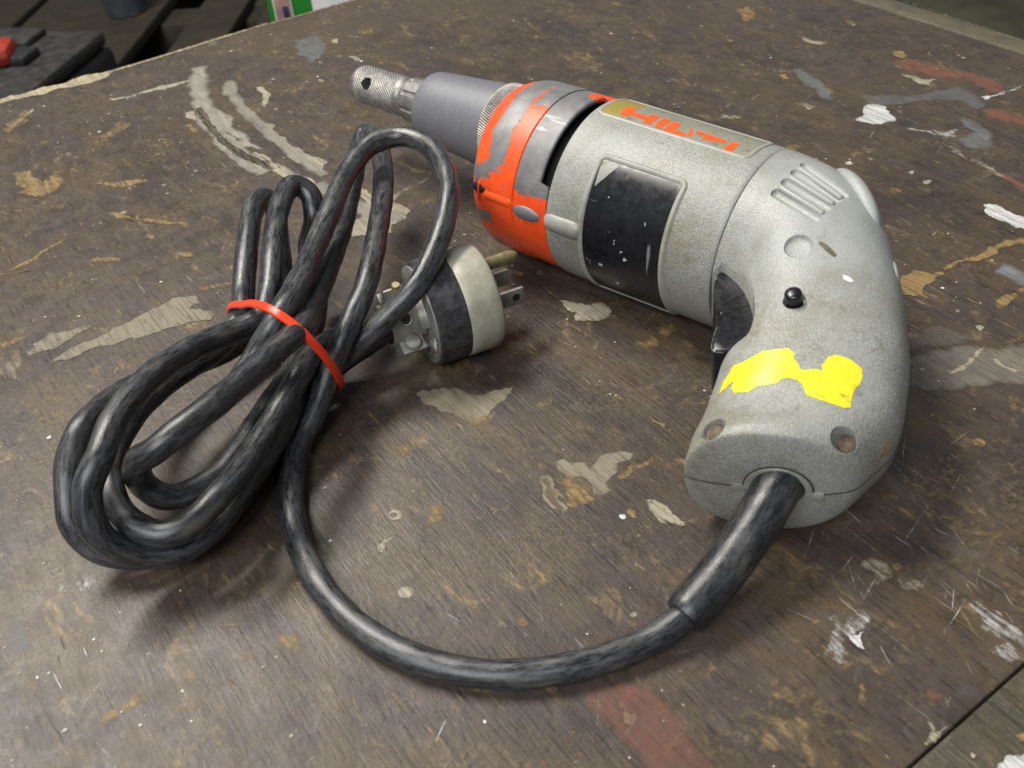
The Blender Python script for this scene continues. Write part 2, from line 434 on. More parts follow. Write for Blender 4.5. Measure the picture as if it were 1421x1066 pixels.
def boolean_cut(obj, cutters):
    for V, F in cutters:
        me = bpy.data.meshes.new('cut'); me.from_pydata([tuple(c*MM for c in v) for v in V], [], F)
        bm = bmesh.new(); bm.from_mesh(me); bmesh.ops.recalc_face_normals(bm, faces=bm.faces); bm.to_mesh(me); bm.free()
        co = bpy.data.objects.new('cut', me); COL.objects.link(co)
        if obj.parent: co.matrix_world = PARENT_INV[obj.parent.name].inverted()
        md = obj.modifiers.new('b', 'BOOLEAN'); md.operation = 'DIFFERENCE'; md.object = co; md.solver = 'EXACT'
        bpy.context.view_layer.update()
        dg = bpy.context.evaluated_depsgraph_get()
        nm = bpy.data.meshes.new_from_object(obj.evaluated_get(dg))
        obj.modifiers.clear(); old = obj.data; obj.data = nm; nm.name = obj.name
        bpy.data.objects.remove(co); bpy.data.meshes.remove(me)
# ---- measured outlines (millimetres; table frame, or drill frame) ----
D_stains = [('tan',0.86,[(109.7,232.8),(112.6,233.1),(120.0,227.4),(123.8,221.2),(126.3,218.2),(132.2,217.0),(138.2,214.2),(135.6,212.3),(124.4,209.1),(118.3,206.5),(115.5,211.3),(111.7,219.5),(109.3,227.7)]),('tan',0.92,[(126.3,176.7),(130.2,175.4),(134.0,170.7),(133.3,167.2),(140.8,169.6),(145.0,168.0),(148.4,164.1),(146.2,162.9),(141.7,164.2),(136.7,160.8),(132.8,158.7),(133.0,156.4),(129.7,156.2),(127.9,159.1),(130.2,164.6),(128.3,167.5),(125.8,171.1)]),('tan',0.9,[(119.5,174.6),(121.5,173.8),(120.0,168.4),(117.9,162.9),(118.0,158.7),(116.3,158.3),(114.6,161.4),(114.7,166.2)]),('brown',0.9,[(119.3,173.3),(120.6,172.9),(119.2,168.3),(117.3,163.4),(117.0,160.0),(116.1,160.3),(115.4,162.7),(115.8,166.8)]),('cream',0.9,[(138.4,147.1),(140.5,144.1),(141.5,140.5),(140.4,138.0),(141.2,133.3),(140.4,132.4),(138.0,135.5),(137.4,137.7),(136.2,134.0),(135.8,137.7),(136.4,142.5)]),('ochre',0.6,[(122.4,170.8),(126.3,167.7),(126.5,158.8),(127.7,156.4),(120.0,157.1),(118.1,160.0)]),('ochre',0.6,[(136.6,159.4),(144.2,160.6),(152.9,159.7),(148.1,157.5),(139.2,157.3)]),('ochre',0.7,[(151.1,181.3),(151.5,178.4),(151.3,170.8),(149.7,170.9),(149.7,176.3)]),('ochre',0.8,[(164.0,174.1),(165.4,167.9),(164.0,166.9),(162.8,170.8)]),('ochre',0.6,[(89.6,215.1),(93.4,213.6),(98.2,212.2),(94.5,208.7),(90.0,209.6)]),('ochre',0.55,[(85.6,186.1),(89.7,184.9),(89.2,181.1),(83.1,179.1),(81.8,180.8)]),('ochre',0.6,[(115.9,211.8),(121.9,208.6),(125.5,207.4),(121.8,205.3),(116.9,206.0)]),('cream',0.92,[(65.3,161.1),(64.6,160.4),(63.6,160.3),(62.6,160.8),(61.8,161.7),(61.6,162.8),(61.8,163.8),(62.6,164.5),(63.6,164.6),(64.6,164.1),(65.3,163.2),(65.6,162.1)]),('cream',0.9,[(77.6,187.8),(76.9,187.2),(75.9,187.0),(74.9,187.4),(74.2,188.3),(74.0,189.5),(74.3,190.5),(75.0,191.2),(76.0,191.4),(77.0,191.0),(77.7,190.0),(77.9,188.9)]),('brown',0.95,[(76.5,188.8),(76.1,188.4),(75.5,188.3),(75.0,188.5),(74.6,189.0),(74.5,189.6),(74.7,190.2),(75.1,190.6),(75.6,190.7),(76.1,190.4),(76.5,190.0),(76.6,189.3)]),('cream',0.9,[(109.0,117.3),(108.6,117.1),(108.2,117.1),(107.7,117.3),(107.4,117.7),(107.3,118.1),(107.5,118.5),(107.9,118.7),(108.3,118.7),(108.8,118.5),(109.1,118.2),(109.2,117.7)]),('cream',0.8,[(65.5,181.9),(68.2,183.0),(71.5,181.7),(68.3,181.6),(65.9,179.0),(64.8,179.9)]),('tan',0.8,[(8.1,347.6),(18.0,354.3),(32.9,348.0),(28.0,345.9),(16.7,342.4),(8.2,344.3)]),('tan',0.85,[(14.0,336.3),(20.6,338.1),(34.1,338.6),(45.3,340.2),(55.1,343.4),(64.6,344.8),(72.5,340.4),(71.7,334.0),(66.9,333.4),(72.9,326.0),(71.2,320.6),(63.6,324.8),(53.4,326.7),(41.8,330.0),(35.5,329.9),(27.4,333.5),(17.3,333.6)]),('tan',0.5,[(-2.7,344.1),(3.9,346.9),(7.5,341.8),(1.8,338.4),(2.5,329.9),(-1.1,334.9)]),('ochre',0.62,[(45.6,396.2),(53.7,392.4),(57.9,387.5),(56.3,385.9),(45.7,392.7)]),('ochre',0.62,[(77.0,377.7),(82.6,373.4),(83.5,368.0),(80.0,369.8),(76.1,375.3)]),('ochre',0.62,[(64.2,436.2),(69.8,426.5),(79.7,411.6),(91.0,394.8),(88.8,392.5),(81.4,402.6),(72.0,418.3),(65.1,427.5)]),('ochre',0.62,[(13.6,411.5),(25.6,406.0),(28.2,403.2),(19.1,406.8),(13.0,408.9)]),('ochre',0.62,[(1.1,359.8),(7.2,360.1),(10.8,358.1),(4.2,356.1),(0.3,356.6)]),('ochre',0.62,[(70.6,345.7),(79.8,342.8),(87.8,339.6),(87.9,337.1),(76.6,340.6)]),('ochre',0.62,[(43.6,420.9),(50.4,423.7),(35.4,416.6),(17.8,410.5),(17.1,412.0),(31.0,417.6)]),('ochre',0.62,[(67.5,463.0),(75.4,459.3),(88.5,451.0),(92.1,446.1),(75.7,452.2)]),('ochre',0.62,[(37.5,479.4),(44.1,480.4),(57.3,486.1),(57.2,472.1),(45.3,465.9)]),('ochre',0.62,[(39.4,502.2),(50.5,499.5),(49.3,475.8),(39.9,474.0)]),('cream',0.93,[(139.5,508.2),(141.9,507.3),(138.5,483.2),(139.2,467.8),(140.9,447.3),(144.7,432.6),(144.6,424.9),(146.9,415.2),(147.6,406.1),(150.7,397.1),(150.3,389.4),(147.8,389.6),(146.7,400.7),(144.5,417.4),(143.4,426.0),(139.8,437.0),(135.9,451.9),(135.3,469.0),(137.0,479.6),(137.7,496.7)]),('pale',0.85,[(154.3,551.5),(159.8,549.3),(151.7,524.5),(148.2,500.1),(146.9,475.4),(148.0,457.3),(147.1,441.7),(144.7,432.6),(140.9,447.3),(139.7,464.9),(140.0,486.9),(141.0,509.6),(146.2,529.7)]),('pale',0.75,[(163.6,527.7),(170.3,527.3),(162.1,506.2),(160.9,488.3),(160.0,465.9),(156.0,467.1),(155.4,480.3),(157.4,499.7)]),('cream',0.72,[(160.0,465.9),(163.0,460.6),(158.2,450.3),(160.1,439.1),(159.4,430.4),(161.5,424.0),(162.7,414.0),(164.4,403.7),(158.2,396.6),(154.0,408.8),(152.8,418.6),(154.5,434.9),(155.4,448.1)]),('cream',0.9,[(175.9,510.2),(178.7,507.6),(177.6,500.1),(172.6,488.2),(167.1,482.5),(172.6,496.4)]),('cream',0.8,[(132.6,506.7),(136.0,506.2),(133.5,492.9),(131.6,497.3)]),('ochre',0.7,[(126.0,492.2),(130.0,491.0),(129.0,479.6),(127.0,479.0)]),('cream',0.9,[(206.4,495.3),(207.9,492.2),(206.1,489.8),(205.0,492.0)]),('cream',0.8,[(174.9,470.0),(176.4,467.3),(174.7,465.7)]),('cream',0.8,[(233.2,511.9),(235.9,510.9),(236.7,500.6),(233.0,503.5)]),('cream',0.8,[(218.8,522.6),(218.3,513.5),(216.6,514.2),(217.0,521.1)]),('cream',0.86,[(167.2,377.3),(166.4,358.3),(171.1,344.8),(171.5,338.4),(166.1,334.1),(159.4,334.2),(156.1,328.5),(147.0,333.6),(140.8,339.0),(147.0,348.0),(152.8,348.8),(160.7,373.1)]),('pale',0.7,[(163.5,353.1),(171.4,357.1),(198.6,366.1),(198.3,362.2),(178.2,354.3),(171.7,350.5),(163.5,348.4)]),('tan',0.4,[(179.8,316.3),(185.8,302.5),(180.8,301.3),(177.4,312.7)]),('white',0.8,[(377.6,267.8),(395.5,274.9),(399.6,267.9),(395.5,262.2),(390.4,254.5),(382.8,257.0),(379.5,263.0)]),('white',0.93,[(355.3,183.4),(359.1,180.1),(357.9,174.4),(358.6,167.1),(356.1,162.8),(351.2,159.6),(350.2,170.2),(349.4,177.4)]),('grey',0.6,[(398.3,328.2),(405.0,325.5),(400.9,314.6),(394.6,299.3),(393.8,293.2),(385.6,287.5),(383.7,292.6),(390.0,303.6),(394.7,320.5)]),('grey',0.35,[(401.3,286.1),(414.9,269.9),(443.4,260.0),(441.1,248.7),(434.1,235.7),(426.7,236.3),(428.7,247.1),(422.0,256.6),(407.3,263.9),(394.4,272.7)]),('grey',0.62,[(417.2,238.8),(418.4,231.6),(411.8,217.0),(398.2,209.8),(392.8,214.8),(395.9,225.8),(406.7,224.6)]),('red',0.4,[(443.4,300.1),(455.2,294.4),(457.4,279.0),(462.1,263.5),(460.3,244.1),(450.6,236.4),(447.5,246.0),(452.7,261.8),(441.1,283.6)]),('red',0.4,[(432.7,237.0),(437.1,229.7),(440.0,211.7),(425.0,202.1),(427.4,214.3),(422.6,227.7)]),('red',0.5,[(384.2,196.1),(384.9,190.5),(383.1,177.4),(377.0,173.4),(376.8,183.0)]),('white',0.45,[(387.2,248.4),(391.8,241.2),(397.0,233.5),(406.9,230.3),(410.8,229.7),(395.9,225.8),(390.8,233.4)]),('white',0.8,[(440.9,243.8),(454.0,239.9),(467.1,239.3),(462.8,237.6),(450.9,237.8),(439.3,240.4)]),('cream',0.75,[(434.8,286.0),(437.8,282.4),(437.8,275.9),(443.0,270.9),(434.6,268.4),(431.9,272.7)]),('cream',0.7,[(371.2,299.3),(374.9,295.8),(376.0,289.9),(370.3,290.3)]),('ochre',0.9,[(455.7,307.7),(458.9,305.4),(455.9,297.7),(451.4,298.2),(451.5,303.1)]),('ochre',0.9,[(389.4,327.4),(393.9,325.7),(390.8,321.3),(387.3,322.5)]),('cream',0.7,[(436.3,353.6),(437.0,346.5),(440.4,338.9),(435.3,339.0),(432.8,344.3)]),('ochre',0.55,[(438.0,404.3),(449.8,407.1),(444.9,397.3),(417.5,374.2),(426.3,387.7)]),('white',0.9,[(341.5,243.7),(344.8,242.9),(343.5,240.6),(340.7,241.8)]),('cream',0.9,[(353.2,211.5),(356.5,209.7),(353.7,208.0),(351.7,209.8)]),('cream',0.6,[(335.4,314.8),(339.9,310.6),(341.6,305.8),(337.4,306.6),(332.1,311.5)]),('ochre',0.6,[(335.0,273.0),(338.5,269.7),(339.1,266.4),(333.3,267.5)]),('white',0.6,[(353.6,221.1),(359.8,218.1),(354.7,217.6)]),('cream',0.5,[(387.3,225.2),(386.9,216.0),(385.8,207.7),(382.0,190.6),(379.0,189.5),(382.8,207.7),(385.2,220.3)]),('pale',0.3,[(250.8,141.0),(269.8,133.8),(275.4,127.2),(291.6,117.5),(271.5,104.6),(251.7,118.8),(238.0,131.6)]),('pale',0.1,[(262.1,150.2),(276.2,138.4),(284.6,127.2),(269.8,133.8),(251.4,141.4)]),('cream',0.9,[(251.5,127.4),(255.5,127.7),(272.1,128.0),(275.4,127.2),(271.5,126.6),(254.4,125.9)]),('cream',0.9,[(272.4,122.0),(271.9,118.7),(273.5,112.7),(271.4,113.3),(270.0,118.4)]),('ochre',0.85,[(287.9,172.1),(295.0,172.0),(298.0,165.8),(302.5,164.3),(301.1,162.7),(293.6,162.5),(288.5,162.3),(284.4,156.8),(282.1,161.0),(279.9,164.0)]),('ochre',0.7,[(304.7,166.0),(317.7,164.6),(333.3,162.4),(352.3,156.2),(350.2,154.9),(333.1,159.9),(314.6,163.6),(304.0,164.2)]),('ochre',0.7,[(298.9,140.1),(309.7,139.7),(321.4,136.5),(319.1,135.0),(305.3,136.8),(297.8,137.2)]),('ochre',0.9,[(233.0,103.2),(235.4,102.0),(235.4,99.6),(233.3,99.1),(231.6,101.2)]),('ochre',0.6,[(287.6,143.3),(292.6,140.1),(288.4,139.4)]),('grey',0.85,[(317.8,153.5),(326.7,155.6),(325.6,149.2),(326.0,139.4),(319.9,135.5),(315.6,143.7),(315.1,151.1)]),('cream',0.95,[(283.1,136.6),(285.0,135.4),(284.2,133.7),(281.7,133.7)]),('cream',0.95,[(286.0,146.8),(287.0,145.9),(285.6,144.9),(284.7,145.7)]),('red',0.25,[(82.1,109.5),(90.9,106.0),(98.1,99.2),(97.7,88.2),(98.1,68.2),(79.9,79.9),(81.4,94.7)]),('cream',0.55,[(167.6,91.9),(173.1,91.4),(173.3,85.7),(171.0,83.9),(165.9,84.7),(166.8,87.1)]),('cream',0.6,[(173.2,83.2),(173.9,80.5),(177.2,77.1),(173.0,77.4),(170.6,80.4)]),('white',0.92,[(147.7,79.6),(149.3,77.4),(151.5,77.4),(149.2,76.6),(147.6,73.7),(147.0,74.2),(147.1,78.2)]),('cream',0.95,[(143.1,51.5),(143.4,50.4),(142.6,48.8),(141.6,49.0)]),('cream',0.95,[(140.5,49.0),(141.7,48.5),(140.9,47.5),(139.6,47.7)]),('cream',0.8,[(144.9,48.4),(145.6,47.9),(142.6,47.4),(137.8,47.9),(137.7,48.5)]),('ochre',0.6,[(135.7,66.4),(139.3,67.5),(137.1,64.5),(134.5,63.1)]),('ochre',0.8,[(175.1,87.1),(177.0,86.1),(176.0,84.2),(174.0,84.7)]),('white',0.4,[(179.6,67.7),(182.4,64.5),(183.6,59.5),(184.4,53.0),(175.4,47.1),(171.6,50.0),(170.3,54.7),(175.7,54.1),(175.7,59.8),(177.0,63.7)]),('white',0.35,[(146.2,88.9),(152.4,85.0),(157.4,81.1),(157.0,78.4),(149.9,78.1),(141.0,73.8),(137.2,78.6),(144.9,82.0)]),('red',0.4,[(148.7,58.9),(152.4,56.0),(151.8,51.4),(147.0,53.4)]),('red',0.4,[(163.0,84.8),(168.4,82.7),(167.0,80.7),(162.6,82.1)]),('white',0.85,[(146.8,35.2),(150.8,34.8),(155.7,33.0),(150.9,29.8),(144.8,34.5)]),('cream',0.9,[(144.3,40.6),(144.6,39.5),(143.6,39.2),(143.4,40.1)]),('ochre',0.8,[(156.3,37.2),(158.7,36.2),(156.5,34.7),(155.1,35.8)]),('cream',0.85,[(180.4,243.5),(183.7,239.6),(187.2,234.4),(191.2,233.2),(191.8,226.1),(187.2,223.6),(181.7,226.1),(177.3,229.9),(180.7,233.4)]),('ochre',0.7,[(196.2,207.7),(202.2,205.8),(201.8,200.9),(195.5,201.2)]),('ochre',0.5,[(186.1,206.2),(192.4,204.8),(191.0,199.1),(185.2,201.0)]),('ochre',0.5,[(200.0,196.5),(200.4,190.2),(196.9,189.2)]),('ochre',0.6,[(-17.9,177.2),(-12.5,177.6),(-6.5,177.5),(-6.2,174.5),(-10.6,175.2),(-17.9,175.0)]),('ochre',0.5,[(-1.2,167.9),(4.1,165.6),(2.0,163.7),(-1.3,165.7)]),('ochre',0.5,[(25.0,169.4),(30.2,172.5),(34.1,163.4),(28.5,162.7)]),('ochre',0.5,[(18.4,172.6),(21.4,171.2),(18.9,167.3),(17.1,169.7)]),('ochre',0.45,[(11.8,169.0),(13.6,164.8),(14.8,162.9),(12.2,164.9)]),('grey',0.4,[(-30.6,228.7),(-26.6,222.3),(-27.1,207.1),(-32.5,215.3)]),('white',0.4,[(-16.9,229.2),(-11.9,226.4),(-5.9,224.0),(-3.6,222.1),(-8.8,219.4),(-15.3,224.5)]),('cream',0.7,[(-25.1,251.2),(-24.5,250.1),(-25.1,248.1),(-26.0,247.6)]),('ochre',0.5,[(18.1,157.5),(20.1,154.2),(20.2,151.4),(17.8,153.7)]),('red',0.4,[(-28.2,198.1),(-20.8,198.2),(-22.3,195.5),(-27.7,194.9)]),('cream',0.7,[(106.9,554.4),(130.1,550.4),(152.9,547.4),(151.8,544.6),(128.7,546.4),(106.8,550.1)]),('cream',0.7,[(56.3,555.3),(69.9,571.6),(51.4,551.8)]),('edge',0.97,[(57.4,598.5),(72.4,596.7),(93.3,594.6),(119.6,593.6),(117.2,586.1),(91.3,588.0),(70.7,590.5),(55.7,591.3)]),('tan',0.5,[(178.8,596.3),(187.1,596.4),(183.7,584.4),(177.2,584.3)]),('grey',0.5,[(221.4,557.3),(235.4,554.6),(230.7,532.2),(210.9,516.0),(212.1,534.8)]),('cream',0.9,[(239.4,542.4),(242.3,539.7),(238.5,534.2),(237.2,536.5)]),('ochre',0.45,[(48.2,554.7),(67.1,576.4),(67.9,569.2),(51.7,547.6)]),('ochre',0.45,[(86.4,512.0),(98.5,516.3),(119.5,517.1),(116.8,513.4),(98.6,508.4),(85.8,501.9)])]
D_bands = [('pale',11,0.9,'stain_soft',[(163.1,561.1),(159.7,554.0),(156.4,547.1),(153.4,540.0),(150.9,532.7),(148.5,525.5),(146.1,518.5),(144.1,511.5),(142.5,504.7),(140.9,498.0),(139.3,491.4),(138.2,485.1),(137.5,479.1),(136.8,473.1),(136.1,467.3),(135.4,461.5),(135.4,456.3),(135.4,451.2),(135.3,446.2),(135.3,441.2),(135.3,436.3),(135.8,432.0),(136.3,427.7),(136.8,423.4),(137.3,419.2),(137.7,415.1)]),('cream',4.5,1.0,'stain',[(140.3,507.6),(139.2,501.0),(138.2,494.5),(137.1,488.1),(136.2,481.9),(135.8,476.2),(135.5,470.5),(135.1,464.9),(134.8,459.5),(135.1,454.6),(135.4,449.9),(135.7,445.2),(136.1,440.5),(137.0,436.7),(138.0,432.9),(138.9,429.2),(139.8,425.5),(140.7,421.8),(141.6,418.1),(142.4,414.4),(143.3,410.8),(143.6,406.6),(143.7,402.2),(143.8,397.9),(143.9,393.7),(144.0,389.5)]),('pale',7,0.7,'stain_soft',[(167.5,529.6),(165.3,522.1),(163.1,514.7),(160.9,507.5),(159.8,500.7),(158.9,494.1),(157.9,487.7),(157.2,481.4),(157.0,475.7),(156.9,470.2),(156.8,464.6),(156.6,459.2),(156.5,453.8),(156.3,448.5),(156.2,443.3),(156.0,438.1),(156.1,433.3),(156.3,428.5),(156.4,423.8),(156.5,419.1),(156.6,414.5),(156.8,410.0),(157.0,405.6),(157.2,401.2),(157.4,396.9),(157.6,392.6)]),('pale',9,0.7,'stain_soft',[(151.3,389.2),(151.6,386.5),(151.9,383.8),(152.1,381.1),(152.4,378.4),(152.7,375.7),(152.9,373.1),(153.2,370.5),(153.5,367.9),(153.7,365.3),(154.2,362.9),(154.6,360.6),(155.1,358.2),(155.5,355.9),(156.0,353.6),(156.4,351.3),(156.8,349.0),(157.3,346.7),(158.2,345.1),(159.5,344.0),(160.7,342.9),(162.0,341.8),(163.3,340.6),(164.5,339.5),(165.8,338.4),(167.1,337.3)]),('edge',3.0,0.75,'stain',[(118.3,591.4),(122.1,591.4),(126.0,591.5),(129.9,591.6),(133.8,591.6),(137.7,591.7),(141.6,591.8),(145.6,591.8),(149.6,591.9),(153.6,592.1),(157.7,592.3),(161.8,592.5),(165.9,592.7),(170.0,592.9),(174.2,593.1),(178.4,593.3),(182.6,593.5),(186.8,593.7),(191.1,593.8),(195.4,593.9),(199.7,594.0),(204.0,594.2),(208.3,594.3),(212.7,594.5),(217.1,594.6),(221.6,594.7)]),('tan',3.0,0.7,'stain',[(221.0,593.6),(223.5,593.5),(226.0,593.4),(228.5,593.3),(231.0,593.2),(233.6,593.1),(236.1,593.0),(238.6,592.9),(241.2,592.8),(243.7,592.7),(246.3,592.6),(248.8,592.5),(251.4,592.4),(254.0,592.4),(256.6,592.3),(259.3,592.3),(261.9,592.3),(264.5,592.2),(267.2,592.2),(269.8,592.1),(272.5,592.1),(275.2,592.0),(277.9,592.0),(280.6,592.0),(283.3,591.9),(286.0,591.9)]),('tan',2.0,0.55,'stain',[(518.8,348.9),(518.6,345.3),(518.4,341.7),(518.2,338.2),(517.9,334.7),(517.7,331.2),(517.5,327.7),(517.3,324.3),(517.1,320.9),(516.9,317.5),(516.7,314.1),(516.5,310.8),(516.2,307.5),(516.0,304.2),(515.8,300.9),(515.6,297.7),(515.4,294.5),(515.1,291.3),(514.9,288.1),(514.7,285.0),(514.5,281.9),(514.3,278.8),(514.1,275.7),(513.9,272.7),(513.7,269.6),(513.5,266.6)])]
D_letters = [[(47.8,-8.81),(44.2,-8.81),(43.3,-5.76),(37.3,-5.64),(37.2,-8.18),(34.2,-8.64),(33.5,-1.15),(36.6,-1.32),(36.8,-3.11),(42.6,-3.28),(43.0,-1.84),(46.4,-1.67)],[(32.4,-7.95),(29.4,-8.06),(28.8,-0.69),(31.7,-0.58)],[(28.2,-7.66),(24.9,-7.83),(24.3,-2.53),(19.7,-2.59),(19.4,-0.29),(27.8,-0.35)],[(18.5,-5.93),(17.1,-6.51),(11.5,-6.11),(6.2,-5.82),(5.5,-3.4),(9.1,-3.34),(10.9,-2.76),(14.0,-1.84),(13.8,-4.49),(17.2,-4.32)],[(4.5,-5.93),(1.6,-6.57),(1.0,0.12),(4.4,0.12)],[(20.7,-6.57),(19.5,-6.22),(17.2,-1.9),(17.9,-1.27),(19.3,-1.9),(19.5,-3.92)]]
D_plate = [(54.2,-12.21),(-4.5,-8.58),(-2.7,-0.12),(49.5,-1.79)]
D_chip = [(37.0,28.74),(38.4,22.58),(37.1,19.24),(35.2,20.68),(36.0,24.71),(35.5,27.36)]
D_tape = [[-41.15,78.54,13.12],[-40.2,73.94,13.98],[-40.38,68.93,15.98],[-42.65,68.29,17.76],[-45.18,65.06,19.68],[-46.21,63.82,20.27],[-52.12,60.51,21.8],[-54.87,61.68,21.79],[-55.26,63.18,21.63],[-57.75,64.68,21.49],[-58.76,65.79,21.35],[-62.79,63.2,21.45],[-63.86,63.34,21.38],[-62.71,61.78,21.59],[-62.73,58.31,21.87],[-63.92,56.57,21.87],[-68.82,55.58,21.06],[-71.83,56.27,20.2],[-73.33,59.94,19.67],[-73.23,63.48,19.51],[-74.85,68.66,18.38],[-73.76,70.06,18.74],[-68.78,71.48,19.94],[-64.32,72.31,20.36],[-61.32,69.78,20.79],[-59.7,69.08,20.93],[-55.92,70.56,20.73],[-55.62,72.3,20.46],[-51.16,75.63,19.32],[-49.99,78.06,18.62],[-46.55,78.79,17.11],[-44.26,77.1,16.22],[-43.73,74.69,16.61]]
D_vents = [(([-20.76,10.46,30.87],[0.027,0.307,0.951]),([-36.08,14.64,29.9],[-0.122,0.128,0.984])),(([-21.38,5.36,31.9],[-0.032,0.144,0.989]),([-36.74,8.71,30.23],[-0.205,-0.006,0.979])),(([-21.65,-0.16,32.09],[-0.074,-0.031,0.997]),([-37.16,3.34,29.9],[-0.254,-0.093,0.963])),(([-21.77,-6.21,31.2],[-0.094,-0.207,0.974]),([-37.59,-0.84,29.13],[-0.298,-0.174,0.939]))]
D_dimple = ([-36.82,26.35,27.48],[0.019,0.249,0.968])
D_button = ([-45.28,44.36,23.84],[0.082,0.178,0.981])
D_well_a = ([-78.59,77.23,15.83],[-0.76,0.094,0.643])
D_well_b = ([-47.16,92.18,16.19],[0.632,0.119,0.765])
D_hole = ([-66.32,89.62,2.46],[-0.425,0.905,-0.0])
D_smear = ([-44.74,23.02,27.43],[-0.143,0.12,0.982])
D_white_fleck = ([-54.3,30.14,25.18],[-0.225,0.036,0.974])
D_orange_fleck = ([-85.15,67.12,5.97],[-0.962,0.213,0.173])
D_trigger_cut = [[-13.78,29.19],[-22.26,32.87],[-29.83,39.84],[-36.07,49.25],[-39.17,58.32],[-34.93,61.21],(-31.5,67.0),(-5.0,75.0),(-5.0,34.0),(-12.0,30.5)]
D_trigger_top = [(-10.2,29.7),(-23.0,24.9),(-32.8,35.3),(-37.4,45.3),(-38.2,54.4),(-33.8,59.2),(-28.8,62.2),(-25.6,54.8),(-23.4,46.5),(-19.1,37.5)]
D_trigger_pad = [(-9.6,27.6),(-15.3,26.8),(-23.8,40.6),(-22.6,44.2),(-17.2,41.8)]
D_strain = [[165.83,120.02,26.97],[163.34,118.37,26.4],[160.84,116.72,25.83],[158.3,115.15,25.19],[155.71,113.75,24.42],[153.06,112.63,23.43],[150.38,111.72,22.29],[147.7,110.94,21.07],[145.01,110.24,19.83],[142.31,109.59,18.57],[139.61,109.04,17.26],[136.91,108.57,15.94],[134.18,108.12,14.65],[131.43,107.66,13.42],[128.66,107.25,12.23],[125.86,106.87,11.09],[123.02,106.54,10.03],[120.15,106.28,9.05],[117.25,106.04,8.12],[114.36,105.8,7.2]]
